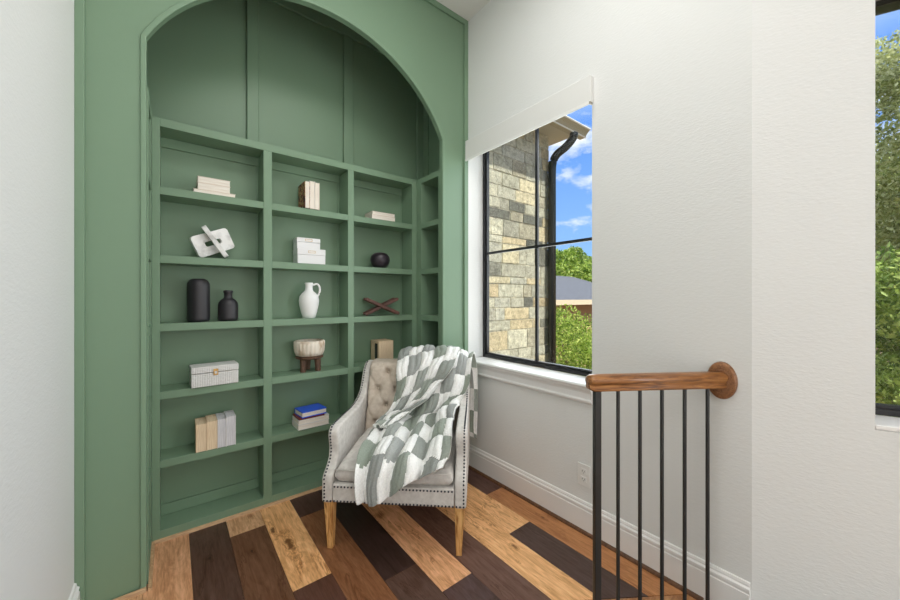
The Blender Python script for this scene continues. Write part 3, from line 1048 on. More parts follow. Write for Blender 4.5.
mr = n_.new('ShaderNodeMapRange'); mr.inputs[1].default_value = 0.3; mr.inputs[2].default_value = 0.7; mr.inputs[3].default_value = 0.88; mr.inputs[4].default_value = 1.06
l_.new(nf.outputs['Fac'], mr.inputs[0])
sv = n_.new('ShaderNodeVectorMath'); sv.operation = 'SCALE'
l_.new(at_.outputs['Color'], sv.inputs[0]); l_.new(mr.outputs[0], sv.inputs['Scale']); l_.new(sv.outputs[0], b_n.inputs['Base Color'])
bump(FUR, nf.outputs['Fac'], 0.6, 0.003)
b_n.inputs['Sheen Weight'].default_value = 0.3

tw = thing('throw_blanket', 'fluffy white and grey-green checked throw draped over the armchair', 'blanket', (CHX, CHY, 0), CHR)
rows1 = [
    [(0.12, 0.770, 0.36), (0.22, 0.770, 0.33), (0.32, 0.770, 0.30), (0.405, 0.770, 0.27)],
    [(0.00, 0.768, 0.60), (0.15, 0.768, 0.59), (0.30, 0.768, 0.57), (0.412, 0.766, 0.55)],
    [(-0.11, 0.766, 0.78), (0.08, 0.768, 0.79), (0.25, 0.768, 0.79), (0.405, 0.764, 0.77)],
    [(-0.115, 0.74, 0.832), (0.06, 0.745, 0.845), (0.24, 0.745, 0.85), (0.385, 0.74, 0.835)],
    [(-0.115, 0.665, 0.832), (0.06, 0.665, 0.845), (0.24, 0.665, 0.848), (0.372, 0.665, 0.828)],
    [(-0.105, 0.575, 0.75), (0.05, 0.575, 0.755), (0.22, 0.58, 0.765), (0.362, 0.605, 0.762)],
    [(-0.10, 0.545, 0.65), (0.05, 0.545, 0.65), (0.20, 0.545, 0.66), (0.352, 0.555, 0.668)],
    [(-0.12, 0.505, 0.53), (0.04, 0.50, 0.53), (0.18, 0.50, 0.54), (0.318, 0.49, 0.602)],
    [(-0.155, 0.43, 0.465), (0.00, 0.42, 0.475), (0.14, 0.42, 0.475), (0.312, 0.40, 0.580)],
    [(-0.18, 0.29, 0.452), (-0.02, 0.28, 0.458), (0.13, 0.28, 0.458), (0.296, 0.27, 0.53)],
    [(-0.178, 0.12, 0.438), (-0.03, 0.12, 0.442), (0.12, 0.12, 0.442), (0.290, 0.13, 0.475)],
    [(-0.168, 0.015, 0.418), (-0.04, 0.02, 0.425), (0.10, 0.03, 0.425), (0.282, 0.06, 0.445)],
    [(-0.158, -0.022, 0.355), (-0.055, -0.018, 0.36), (0.10, 0.00, 0.395), (0.262, 0.02, 0.42)],
    [(-0.145, -0.030, 0.288), (-0.045, -0.03, 0.290), (0.085, -0.012, 0.362), (0.25, 0.0, 0.400)],
]
cloth(rows1, [0, .33, .66, 1], 150, 320, 6.5, 0.150, 3, 0.012, 'lower_layer', tw, FUR, thick=0.010)
rows2 = [
    [(-0.13, 0.778, 0.74), (0.00, 0.780, 0.75), (0.13, 0.780, 0.75), (0.26, 0.778, 0.74)],
    [(-0.135, 0.74, 0.845), (0.00, 0.745, 0.862), (0.13, 0.745, 0.868), (0.27, 0.74, 0.87)],
    [(-0.135, 0.66, 0.845), (0.00, 0.655, 0.862), (0.13, 0.655, 0.868), (0.265, 0.655, 0.868)],
    [(-0.125, 0.565, 0.76), (0.00, 0.56, 0.77), (0.10, 0.56, 0.78), (0.23, 0.56, 0.785)],
    [(-0.115, 0.525, 0.66), (-0.02, 0.52, 0.67), (0.06, 0.52, 0.68), (0.15, 0.52, 0.695)],
    [(-0.13, 0.485, 0.56), (-0.06, 0.48, 0.57), (0.00, 0.48, 0.58), (0.07, 0.475, 0.59)],
    [(-0.165, 0.41, 0.49), (-0.12, 0.40, 0.50), (-0.07, 0.40, 0.505), (-0.02, 0.395, 0.515)],
    [(-0.195, 0.30, 0.466), (-0.165, 0.29, 0.474), (-0.135, 0.285, 0.474), (-0.10, 0.28, 0.475)],
]
for r in rows2:
    for k in range(4):
        x, y, z = r[k]
        r[k] = (x + 0.022, y - (0.018 if z > 0.55 and y < 0.6 else 0.0), z + (0.006 if (z > 0.8 or z < 0.55) else 0.006))
cloth(rows2, [0, .33, .66, 1], 110, 170, 5.0, 0.14, 9, 0.007, 'folded_layer', tw, FUR, thick=0.010, shear=1.2)

# ------------------------------------------------------------------ things on the shelves
CREAM = mat('cream pages', srgb(232, 220, 205), 0.8)
nz = add_noise(CREAM, 14, 3, mscale=(1, 1, 45))
ramp_color(CREAM, nz.outputs['Fac'], [(0.35, srgb(226, 214, 200)), (0.6, srgb(246, 240, 230))])
CREAMV = mat('cream pages upright', srgb(232, 220, 205), 0.8)
nz = add_noise(CREAMV, 14, 3, mscale=(45, 1, 1))
ramp_color(CREAMV, nz.outputs['Fac'], [(0.35, srgb(218, 206, 190)), (0.6, srgb(240, 234, 222))])
TANV = mat('tan pages', srgb(220, 190, 150), 0.8)
nz = add_noise(TANV, 14, 3, mscale=(45, 1, 1))
ramp_color(TANV, nz.outputs['Fac'], [(0.35, srgb(214, 186, 150)), (0.6, srgb(238, 216, 184))])
COVER = mat('pale cover', srgb(226, 212, 196), 0.6)
COVERT = mat('tan cover', srgb(224, 198, 164), 0.6)
COVERW = mat('off-white cover', srgb(226, 224, 222), 0.6)
GREYP = mat('grey white pages', srgb(206, 204, 206), 0.8)
nz = add_noise(GREYP, 14, 3, mscale=(45, 1, 1))
ramp_color(GREYP, nz.outputs['Fac'], [(0.35, srgb(188, 187, 190)), (0.6, srgb(218, 217, 220))])
SPINE = mat('patterned spine', srgb(60, 40, 34), 0.6)
nz = add_noise(SPINE, 45, 3)
ramp_color(SPINE, nz.outputs['Fac'], [(0.40, srgb(40, 34, 34)), (0.5, srgb(150, 60, 50)), (0.58, srgb(214, 190, 130)), (0.66, srgb(60, 70, 60))])
BLUE = mat('blue cover', srgb(46, 96, 226), 0.45)
REDC = mat('dark red cover', srgb(128, 52, 44), 0.5)
BLKS = mat('black label', srgb(32, 32, 34), 0.5)

def book(name, label, group, loc, w, d, h, pages, cover, rz=0, upright=False, ct=0.002, spine=None, tilt=0, spine_side='back'):
    """w: x size, d: y depth, h: z height. Flat book: thickness is h. Upright: thickness is w. Page edges face the room."""
    t = thing(name, label, 'book', loc, rz, group)
    if tilt:
        t.rotation_euler = (0, tilt, rz)
    bm = NB()
    if upright:
        bx(bm, -w / 2 + ct, w / 2 - ct, -d / 2 + 0.002, d / 2 - ct, 0.002, h - 0.002)
    else:
        bx(bm, -w / 2 + 0.002, w / 2 - 0.002, -d / 2 + 0.002, d / 2 - ct, ct, h - ct)
    obj('pages', bm, pages, t)
    bm = NB()
    if upright:
        bx(bm, -w / 2, -w / 2 + ct, -d / 2, d / 2, 0, h); bx(bm, w / 2 - ct, w / 2, -d / 2, d / 2, 0, h)
        bx(bm, -w / 2 + ct, w / 2 - ct, d / 2 - ct, d / 2, 0, h)
    else:
        bx(bm, -w / 2, w / 2, -d / 2, d / 2, 0, ct); bx(bm, -w / 2, w / 2, -d / 2, d / 2, h - ct, h)
        bx(bm, -w / 2, w / 2, d / 2 - ct, d / 2, ct, h - ct)
    obj('cover', bm, cover, t)
    return t

YO = 2.40
# top shelf, left bay: two thick books on a wider one
g = 'cream books stacked on the top left shelf'
z = SH[5]
book('book', 'wide thin cream book at the bottom of the stack on the top left shelf', g, (0.185, YO + 0.01, z), 0.196, 0.13, 0.020, CREAM, COVER)
book('book', 'cream book in the middle of the stack on the top left shelf', g, (0.182, YO + 0.01, z + 0.020), 0.152, 0.12, 0.038, CREAM, COVER)
book('book', 'uppermost cream book of the stack on the top left shelf', g, (0.182, YO + 0.01, z + 0.058), 0.152, 0.12, 0.034, CREAM, COVER)
# top shelf, middle bay: upright books, colourful one at left
g = 'upright books on the top middle shelf'
x = 0.660
for i, (w, h, pg, cv, lb) in enumerate(((0.030, 0.172, CREAMV, SPINE, 'upright book with a dark multicoloured cover, leftmost on the top middle shelf'),
                                   (0.032, 0.180, CREAMV, COVERW, 'upright off-white book beside the multicoloured one on the top middle shelf'),
                                   (0.028, 0.176, CREAMV, COVER, 'rightmost upright cream book on the top middle shelf'))):
    book('book', lb, g, (x + w / 2, YO, z), w, 0.14 if i else 0.15, h, pg, cv, upright=True); x += w + 0.001
# top shelf, right bay: flat cream pair
g = 'cream books lying flat on the top right shelf'
book('book', 'lower of the two cream books lying flat on the top right shelf', g, (1.222, YO + 0.005, z), 0.190, 0.13, 0.030, CREAM, COVER, rz=0.0)
book('book', 'upper of the two cream books lying flat on the top right shelf', g, (1.224, YO + 0.005, z + 0.030), 0.184, 0.125, 0.026, CREAM, COVER, rz=0.0)

# knot sculpture of two interlocking links
STONEW = mat('white marble', srgb(236, 234, 232), 0.45)
nz = add_noise(STONEW, 12, 5)
ramp_color(STONEW, nz.outputs['Fac'], [(0.36, srgb(206, 204, 202)), (0.5, srgb(238, 237, 235))])
def link(bm, W, Hh, w, hh, r, t, M):
    def rr(W, Hh, r, n=6):
        P = []
        for cx, cy, a0 in ((W / 2 - r, Hh / 2 - r, 0), (-W / 2 + r, Hh / 2 - r, PI / 2), (-W / 2 + r, -Hh / 2 + r, PI), (W / 2 - r, -Hh / 2 + r, 1.5 * PI)):
            for k in range(n + 1):
                a = a0 + PI / 2 * k / n
                P.append((cx + r * math.cos(a), cy + r * math.sin(a)))
        return P
    O, I = rr(W, Hh, r), rr(w, hh, min(r * 0.5, hh / 2 - 0.001))
    n = len(O)
    V = [[bm.verts.new((p[0], y, p[1])) for p in L] for y in (-t / 2, t / 2) for L in (O, I)]
    for i in range(n):
        j = (i + 1) % n
        bm.faces.new([V[0][i], V[0][j], V[1][j], V[1][i]]); bm.faces.new([V[2][j], V[2][i], V[3][i], V[3][j]])
        bm.faces.new([V[0][j], V[0][i], V[2][i], V[2][j]]); bm.faces.new([V[1][i], V[1][j], V[3][j], V[3][i]])
    bmesh.ops.transform(bm, matrix=M, verts=[v for L in V for v in L])
kn = thing('knot_sculpture', 'white stone sculpture of two interlocking rectangular links on the upper left shelf', 'sculpture', (0.183, 2.41, SH[4]))
bm = NB(); link(bm, 0.196, 0.122, 0.086, 0.026, 0.018, 0.026, Matrix.Translation((-0.004, 0.0, 0.094)) @ Matrix.Rotation(0.25, 4, 'Z') @ Matrix.Rotation(math.radians(-24), 4, 'Y'))
obj('wide_link', bm, STONEW, kn, bevel=0.002)
bm = NB(); link(bm, 0.195, 0.115, 0.105, 0.045, 0.018, 0.024, Matrix.Translation((0.008, -0.005, 0.098)) @ Matrix.Rotation(math.radians(56), 4, 'Y') @ Matrix.Rotation(math.radians(97), 4, 'X'))
obj('crossing_link', bm, STONEW, kn, bevel=0.002)

# white boxes with brass labels
BOXW = mat('white leather', srgb(232, 232, 232), 0.5)
nz = add_noise(BOXW, 30, 3, mscale=(1, 1, 3)); bump(BOXW, nz.outputs['Fac'], 0.2, 0.001)
def lbox(label, loc, w, d, h, lid):
    t = thing('storage_box', label, 'box', loc, -0.03, 'white boxes on the middle shelf')
    bm = NB(); bx(bm, -w / 2 + 0.001, w / 2 - 0.001, -d / 2 + 0.001, d / 2 - 0.001, 0, h - lid - 0.001); obj('base', bm, BOXW, t, bevel=0.0015)
    bm = NB(); bx(bm, -w / 2, w / 2, -d / 2, d / 2, h - lid, h); obj('lid', bm, BOXW, t, bevel=0.002)
    bm = NB()
    zc = h - lid / 2
    bx(bm, -0.022, 0.022, -d / 2 - 0.0012, -d / 2, zc + 0.005, zc + 0.007); bx(bm, -0.022, 0.022, -d / 2 - 0.0012, -d / 2, zc - 0.007, zc - 0.005)
    bx(bm, -0.022, -0.020, -d / 2 - 0.0012, -d / 2, zc - 0.005, zc + 0.005); bx(bm, 0.020, 0.022, -d / 2 - 0.0012, -d / 2, zc - 0.005, zc + 0.005)
    obj('label_frame', bm, BRASS, t, label='small brass label frame')
lbox('larger white lidded box with a brass label frame, under the smaller one', (0.712, YO + 0.015, SH[4]), 0.176, 0.125, 0.098, 0.040)
lbox('smaller white lidded box resting on the larger white box', (0.697, YO + 0.02, SH[4] + 0.0985), 0.146, 0.105, 0.070, 0.028)

# dark round vase
PURP = mat('dark glazed ceramic', srgb(48, 40, 48), 0.28)
bm = NB()
lathe(bm, [(0, 0), (0.035, 0.0), (0.052, 0.012), (0.067, 0.035), (0.073, 0.060), (0.068, 0.088), (0.052, 0.108), (0.030, 0.117), (0.020, 0.117), (0.018, 0.112), (0.016, 0.10), (0, 0.10)], 44)
o = obj('round_vase', bm, PURP, smooth=True, loc=(1.222, YO, SH[4]))
tag(o, 'dark purple-black squat round vase on the upper right shelf', 'vase')

# black vases
BLKC = mat('matte black ceramic', srgb(44, 42, 46), 0.42)
bm = NB()
lathe(bm, [(0, 0), (0.040, 0.0), (0.0475, 0.006), (0.049, 0.02), (0.049, 0.19), (0.0475, 0.212), (0.040, 0.228), (0.030, 0.236), (0.026, 0.238), (0.022, 0.236), (0.021, 0.22), (0, 0.21)], 44)
o = obj('cylinder_vase', bm, BLKC, smooth=True, loc=(0.113, YO, SH[3]))
o.scale = (1.09, 1.09, 1.0)
tag(o, 'taller matte black cylinder vase beside the small black bottle vase', 'vase', 'black vases on the left shelf')
bm = NB()
lathe(bm, [(0, 0), (0.036, 0.0), (0.0445, 0.005), (0.046, 0.02), (0.046, 0.088), (0.043, 0.104), (0.034, 0.118), (0.022, 0.127), (0.019, 0.134), (0.019, 0.155), (0.021, 0.158), (0.022, 0.165), (0.020, 0.172), (0.016, 0.173), (0.014, 0.16), (0, 0.15)], 44)
o = obj('bottle_vase', bm, BLKC, smooth=True, loc=(0.252, YO - 0.005, SH[3]))
o.scale = (1.09, 1.09, 1.02)
tag(o, 'small matte black bottle vase with a narrow neck', 'vase', 'black vases on the left shelf')

# white jug
JUGC = mat('white ceramic', srgb(240, 240, 238), 0.5)
jg = thing('jug', 'white ceramic jug with a loop handle and narrow neck on the middle shelf', 'jug', (0.706, YO, SH[3]))
bm = NB()
lathe(bm, [(0, 0), (0.036, 0), (0.040, 0.004), (0.050, 0.04), (0.060, 0.085), (0.063, 0.115), (0.058, 0.142), (0.043, 0.163), (0.028, 0.176), (0.023, 0.188), (0.022, 0.215), (0.026, 0.228), (0.024, 0.232), (0.019, 0.226), (0.017, 0.20), (0, 0.19)], 48)
obj('body', bm, JUGC, jg, smooth=True)
bm = NB()
hp = [Vector(p) for p in ((0.022, 0, 0.215), (0.048, 0, 0.224), (0.064, 0, 0.208), (0.067, 0, 0.180), (0.060, 0, 0.155), (0.052, 0, 0.142))]
tube(bm, [spline(hp, i / 24) for i in range(25)], 0.0065, 10)
ho = obj('handle', bm, JUGC, jg, smooth=True); ho.rotation_euler = (0, 0, -0.35)

# crossed wooden book stand
bs = thing('book_stand', 'folding reddish brown wooden book stand crossed in an X on the right shelf', 'book stand', (1.235, YO, SH[3]), -0.25)
for sx in (-1, 1):
    for dy in ((-0.045, 0.045) if sx < 0 else (-0.018, 0.072)):
        bm = NB()
        L, t_ = 0.275, 0.021
        a = math.atan2(0.112, 0.24)
        M = Matrix.Translation((0, dy, 0.067)) @ Matrix.Rotation(-sx * a, 4, 'Y')
        pts = [(-L / 2, -t_ / 2), (L / 2 - 0.01, -t_ / 2 + 0.002), (L / 2, 0.002), (L / 2 - 0.01, t_ / 2 + 0.004), (-L / 2, t_ / 2)]
        prism(bm, pts, 'y', -0.012, 0.012, M)
        obj('slat', bm, REDW, bs, bevel=0.002)

# woven white box
WOV = mat('white woven leather', srgb(230, 229, 226), 0.6)
n_, l_, b_n = nodes(WOV)
tc_ = n_.new('ShaderNodeTexCoord'); wvx = n_.new('ShaderNodeTexWave'); wvx.inputs['Scale'].default_value = 30; wvx.bands_direction = 'X'
wvz = n_.new('ShaderNodeTexWave'); wvz.inputs['Scale'].default_value = 42; wvz.bands_direction = 'Z'
l_.new(tc_.outputs['Object'], wvx.inputs['Vector']); l_.new(tc_.outputs['Object'], wvz.inputs['Vector'])
mm = n_.new('ShaderNodeMath'); mm.operation = 'MULTIPLY'; l_.new(wvx.outputs['Fac'], mm.inputs[0]); l_.new(wvz.outputs['Fac'], mm.inputs[1])
bump(WOV, mm.outputs[0], 0.8, 0.004)
wb = thing('woven_box', 'long white woven box with a small brass latch on the lower left shelf', 'box', (0.184, 2.385, SH[2]), 0.05)
bm = NB(); bx(bm, -0.109, 0.109, -0.060, 0.060, 0, 0.072); obj('base', bm, WOV, wb, bevel=0.003)
bm = NB(); bx(bm, -0.110, 0.110, -0.061, 0.061, 0.074, 0.110); obj('lid', bm, WOV, wb, bevel=0.004)
bm = NB(); bx(bm, -0.011, 0.011, -0.064, -0.061, 0.058, 0.092); lt = obj('latch', bm, BRASS, wb, bevel=0.001, label='small brass latch')
bm = NB(); bx(bm, -0.006, 0.006, -0.0665, -0.064, 0.066, 0.080); obj('latch_slot', bm, WOV, lt)

# carved bowl on a three legged stand
BOWLC = mat('carved white wood', srgb(222, 208, 190), 0.7)
nz = add_noise(BOWLC, 20, 4, mscale=(1, 1, 0.5)); ramp_color(BOWLC, nz.outputs['Fac'], [(0.35, srgb(188, 158, 128)), (0.52, srgb(232, 222, 206))])
bw = thing('carved_bowl', 'fluted whitewashed wooden bowl on a dark stand on the middle shelf', 'bowl', (0.712, 2.41, SH[2]))
bm = NB()
seg = 96
prof = [(0.058, 0.098), (0.074, 0.104), (0.083, 0.130), (0.086, 0.165), (0.086, 0.192), (0.082, 0.198), (0.074, 0.196), (0.070, 0.180), (0.060, 0.135), (0.0, 0.120)]
rings = []
for r_, z_ in prof:
    ring = []
    if r_ == 0:
        rings.append([bm.verts.new((0, 0, z_))]); continue
    for i in range(seg):
        a = 2 * PI * i / seg
        fl_ = 0.004 * abs(math.sin(a * 12)) if (0.07 < r_ and z_ < 0.195 and z_ > 0.1 and r_ > 0.072) else 0
        ring.append(bm.verts.new(((r_ - 0.003 + fl_) * math.cos(a), (r_ - 0.003 + fl_) * math.sin(a), z_)))
    rings.append(ring)
bm.faces.new(rings[0][::-1])
for A, B in zip(rings, rings[1:]):
    for i in range(seg):
        if len(B) == 1:
            bm.faces.new([A[i], A[(i + 1) % seg], B[0]])
        else:
            bm.faces.new([A[i], A[(i + 1) % seg], B[(i + 1) % seg], B[i]])
obj('bowl', bm, BOWLC, bw, smooth=True)
bm = NB(); lathe(bm, [(0, 0.082), (0.070, 0.082), (0.078, 0.088), (0.078, 0.094), (0.066, 0.100), (0, 0.1005)], 40); obj('stand_top', bm, STANDW, bw, smooth=False, label='dark brown round stand')
for a in (-0.6, 1.5, 3.65):
    bm = NB()
    tube(bm, [(0.050 * math.cos(a), 0.050 * math.sin(a), 0.0), (0.046 * math.cos(a), 0.046 * math.sin(a), 0.083)], [0.0155, 0.019], 12)
    obj('leg', bm, STANDW, bw, label='dark brown stub leg')

bw.scale = (1.12, 1.12, 1.02)
# upright book behind the chair
bk = book('book', 'thick upright beige book with a black side, behind the armchair on the right shelf', None, (1.243, YO + 0.01, SH[2]), 0.120, 0.13, 0.163, TANV, COVERT, upright=True)
bm = NB(); bx(bm, -0.0615, -0.0602, -0.045, -0.005, 0.03, 0.145); obj('side_label', bm, BLKS, bk, label='black panel on the left face')

# lower left shelf: four upright books
g = 'thick upright books on the lower left shelf'
x = 0.098
for i, (w, h, pg, cv, lb) in enumerate(((0.048, 0.152, TANV, COVERT, 'upright tan book at the left end of the row on the lower left shelf'),
                                   (0.048, 0.158, TANV, COVERT, 'upright tan book touching the grey-white books on the lower left shelf'),
                                   (0.040, 0.160, GREYP, COVERW, 'upright grey-white book next to the tan ones on the lower left shelf'),
                                   (0.046, 0.166, GREYP, COVERW, 'upright grey-white book at the right end of the row on the lower left shelf'))):
    book('book', lb, g, (x + w / 2, 2.392, SH[1]), w, 0.125, h, pg, cv, upright=True, ct=0.0015); x += w + 0.0008

# lower middle shelf: blue book on white books
g = 'books stacked on the lower middle shelf'
zb = SH[1]
for i, (w, h, pg, cv, dx, lb) in enumerate(((0.196, 0.032, CREAM, COVERW, 0.0, 'white book at the bottom of the stack under the blue book'),
                                       (0.196, 0.030, CREAM, COVERW, 0.002, 'white book second from the bottom under the blue book'),
                                       (0.162, 0.010, REDC, REDC, -0.012, 'thin dark red book just below the blue book'),
                                       (0.158, 0.038, CREAM, BLUE, 0.0, 'blue book on top of the stack on the lower middle shelf'))):
    book('book', lb, g, (0.715 + dx, 2.395, zb), w, 0.13, h, pg, cv, rz=0.10 if i == 3 else 0.03, ct=0.006 if i == 3 else 0.002); zb += h + 0.0002

# ------------------------------------------------------------------ outside
GROUND = mat('leaf litter', srgb(128, 104, 78), 0.95)
nz = add_noise(GROUND, 9, 6)
ramp_color(GROUND, nz.outputs['Fac'], [(0.35, srgb(70, 54, 38)), (0.5, srgb(140, 112, 80)), (0.62, srgb(190, 164, 126)), (0.7, srgb(96, 110, 56))])
bm = NB()
bx(bm, 1.95, 60, -40, 60, -1.1, -0.9)
struct('ground', bm, GROUND)

# stone wing of the house, laid as separate blocks in one wall
def stone_material():
    m = mat('limestone ashlar', (0.5, 0.48, 0.4), 0.9, spec=0.15)
    n, l, b = nodes(m)
    at = n.new('ShaderNodeAttribute'); at.attribute_name = 'stone'
    no = add_noise(m, 22, 9, rough=0.78)
    r = n.new('ShaderNodeMapRange'); r.inputs[1].default_value = 0.3; r.inputs[2].default_value = 0.7; r.inputs[3].default_value = 0.42; r.inputs[4].default_value = 1.42
    l.new(no.outputs['Fac'], r.inputs[0])
    s = n.new('ShaderNodeVectorMath'); s.operation = 'SCALE'
    l.new(at.outputs['Color'], s.inputs[0]); l.new(r.outputs[0], s.inputs['Scale']); l.new(s.outputs[0], b.inputs['Base Color'])
    bump(m, no.outputs['Fac'], 0.9, 0.02)
    return m
STONE = stone_material()
bm = NB()
rs_ = random.Random(11)
scol = []
SX0, SX1, SY, SZ1 = 1.96, 3.21, 2.35, 2.998
mort = srgb(196, 190, 168)
pal = [srgb(*c) for c in ((196, 193, 170), (202, 198, 174), (186, 183, 162), (198, 184, 150), (206, 196, 164), (168, 165, 148), (128, 127, 114), (114, 114, 104), (190, 188, 170), (192, 176, 142), (180, 177, 158), (174, 168, 146), (190, 187, 166))]
bx(bm, SX0, SX1 - 0.012, SY + 0.001, 4.2, -1.0, SZ1)
scol += [mort] * 6
zz = -1.0
while zz < SZ1 - 0.01:
    hh = rs_.choice((0.07, 0.10, 0.13, 0.16, 0.19, 0.12))
    hh = min(hh, SZ1 - zz)
    x = SX0 - rs_.uniform(0, 0.2)
    while x < SX1:
        ww = rs_.uniform(0.10, 0.36)
        x1 = min(x + ww, SX1)
        if SX1 - x1 < 0.06: x1 = SX1
        xa = max(x, SX0)
        if x1 > xa + 0.01:
            c = rs_.choice(pal)
            k = rs_.uniform(0.9, 1.08)
            dp = rs_.uniform(0, 0.006)
            bx(bm, xa + 0.006, x1 - 0.006 if x1 < SX1 else x1, SY - dp - 0.002, SY + 0.03, zz + 0.006, zz + hh - 0.006)
            scol += [tuple(v * k for v in c)] * 6
        x = x1
    # return face of the corner
    bx(bm, SX1 - 0.02, SX1 + 0.002, SY + 0.03, 4.2, zz + 0.004, zz + hh - 0.004)
    scol += [rs_.choice(pal)] * 6
    zz += hh
me = bpy.data.meshes.new('wall_exterior')
bm.to_mesh(me); bm.free()
a = me.attributes.new('stone', 'FLOAT_COLOR', 'FACE')
for i in range(len(me.polygons)): a.data[i].color = (*scol[i], 1)
me.materials.append(STONE)
o = bpy.data.objects.new('wall_exterior', me); COL.objects.link(o); o['kind'] = 'structure'

SOFF = mat('khaki painted soffit', srgb(188, 180, 158), 0.6)
GUT = mat('khaki metal gutter', srgb(168, 158, 132), 0.4)
GUTD = mat('bronze metal', srgb(40, 41, 38), 0.25, metal=0.2)
SHING = mat('dark roof shingles', srgb(96, 98, 104), 0.9)
nz = add_noise(SHING, 30, 4, mscale=(1, 1, 3)); ramp_color(SHING, nz.outputs['Fac'], [(0.35, srgb(58, 60, 66)), (0.65, srgb(104, 106, 114))])
ev = thing('roof_eave', 'khaki soffit and roof edge over the corner of the stone wall', 'roof', (3.2, 2.3, 3.0))
EX1 = 3.42
bm = NB(); bx(bm, 1.96 - 3.2, EX1 - 3.2, 2.13 - 2.3, 4.2 - 2.3, 2.999 - 3.0, 3.014 - 3.0); obj('soffit', bm, SOFF, ev)
bm = NB(); prism(bm, [(2.13 - 2.3, 0.0145), (4.2 - 2.3, 0.0145), (4.2 - 2.3, 0.60), (2.13 - 2.3, 0.035)], 'x', 1.96 - 3.2, EX1 - 3.2); obj('shingles', bm, SHING, ev)
gt_ = thing('rain_gutter', 'khaki rain gutter running along the eave above the stone wall', 'gutter', (2.7, 2.08, 2.95))
bm = NB()
prism(bm, [(2.125 - 2.08, 0.0), (2.06 - 2.08, 0.0), (2.045 - 2.08, 0.03), (2.03 - 2.08, 0.045), (2.01 - 2.08, 0.06), (2.01 - 2.08, 0.072), (2.125 - 2.08, 0.072)], 'x', 1.96 - 2.7, 3.46 - 2.7)
obj('trough', bm, GUT, gt_, bevel=0.003)
bm = NB(); tube(bm, [(1.96 - 2.7, 2.008 - 2.08, 0.072), (3.46 - 2.7, 2.008 - 2.08, 0.072)], 0.009, 8); obj('rolled_lip', bm, mat('pale metal', srgb(226, 224, 214), 0.4), gt_, label='pale rolled front lip')
bm = NB(); tube(bm, [(1.96 - 2.7, 2.056 - 2.08, 0.0), (3.46 - 2.7, 2.056 - 2.08, 0.0)], 0.007, 8); obj('bottom_bead', bm, mat('pale bead', srgb(226, 224, 214), 0.4), gt_, label='pale lower edge')
ds = thing('downspout', 'dark bronze downspout curving from the gutter down the corner of the stone wall', 'downspout', (3.19, 2.29, 0))
bm = NB()
dp_ = [Vector(p) for p in ((3.262, 2.07, 2.955), (3.26, 2.085, 2.90), (3.24, 2.15, 2.83), (3.205, 2.24, 2.765), (3.19, 2.28, 2.68), (3.188, 2.288, 2.55))]
pts = [spline(dp_, i / 30) for i in range(31)] + [Vector((3.188, 2.288, -0.9))]
tube(bm, [p - Vector((3.19, 2.29, 0)) for p in pts], 0.042, 16)
obj('pipe', bm, GUTD, ds, smooth=True)
for z_ in (0.5,):
    bm = NB(); bx(bm, -0.056, 0.056, -0.054, 0.058, z_, z_ + 0.04); obj('strap', bm, GUTD, ds, bevel=0.004)

# eave of this room, beyond the angled window
EAVE = mat('grey soffit', srgb(150, 146, 140), 0.8)
re = thing('house_eave', 'grey soffit and dark gutter outside the right-hand window', 'roof', (2.2, 0, 2.62))
EM = Matrix.Translation((-2.2, 0, -2.62)) @ AM
bm = NB(); bx(bm, 0.25, 4.2, 0.21, 0.62, 2.60, 2.62, EM); obj('soffit', bm, EAVE, re)
bm = NB(); bx(bm, 0.25, 4.2, 0.62, 0.70, 2.575, 2.64, EM); obj('gutter', bm, GUTD, re, bevel=0.004)
bm = NB(); prism(bm, [(0.21, 2.681), (0.62, 2.681), (0.62, 2.73), (0.21, 2.95)], 'x', 0.25, 4.2, EM); obj('shingles', bm, SHING, re)

# neighbour's house
nb = thing('neighbour_house', 'low neighbouring house with grey shingle roof seen past the stone wall', 'house', (11.5, 8.5, -0.9))
NBW = mat('tan brick', srgb(176, 138, 108), 0.9)
bm = NB(); bx(bm, -7.0, 5, -1.2, 6, 0, 1.95); obj('wall', bm, NBW, nb)
bm = NB()
prism(bm, [(-1.7, 1.95), (6.5, 1.95), (6.5, 2.05), (2.4, 3.27), (-1.7, 2.06)], 'x', -7.5, 5.5); obj('roof', bm, SHING, nb, label='grey shingle roof')
bm = NB(); bx(bm, -7.5, 5.5, -1.74, -1.70, 1.90, 2.07); obj('fascia', bm, mat('cream fascia', srgb(214, 196, 166), 0.6), nb)


# vegetation
def leafmat(name, c1, c2, c3, trans=0.35):
    m = mat(name, c2, 0.55, spec=0.3)
    n, l, b = nodes(m)
    at = n.new('ShaderNodeAttribute'); at.attribute_name = 'leaf'
    r = ramp_color(m, at.outputs['Fac'], [(0.0, c1), (0.5, c2), (1.0, c3)])
    tr = n.new('ShaderNodeBsdfTranslucent')
    l.new(r.outputs[0], tr.inputs[0])
    mx = n.new('ShaderNodeMixShader'); mx.inputs[0].default_value = trans
    out = n['Material Output']
    l.new(b.outputs[0], mx.inputs[1]); l.new(tr.outputs[0], mx.inputs[2]); l.new(mx.outputs[0], out.inputs[0])
    return m
LEAF_A = leafmat('sunny leaves', srgb(84, 112, 40), srgb(146, 172, 64), srgb(206, 216, 118))
LEAF_B = leafmat('deep leaves', srgb(84, 108, 44), srgb(136, 160, 72), srgb(190, 204, 116))
LEAF_C = leafmat('olive leaves', srgb(124, 134, 66), srgb(172, 178, 104), srgb(222, 222, 168))
BARK = mat('bark', srgb(120, 104, 86), 0.95)
nz = add_noise(BARK, 20, 5, mscale=(2, 2, 0.5)); ramp_color(BARK, nz.outputs['Fac'], [(0.35, srgb(84, 72, 58)), (0.65, srgb(150, 134, 112))])

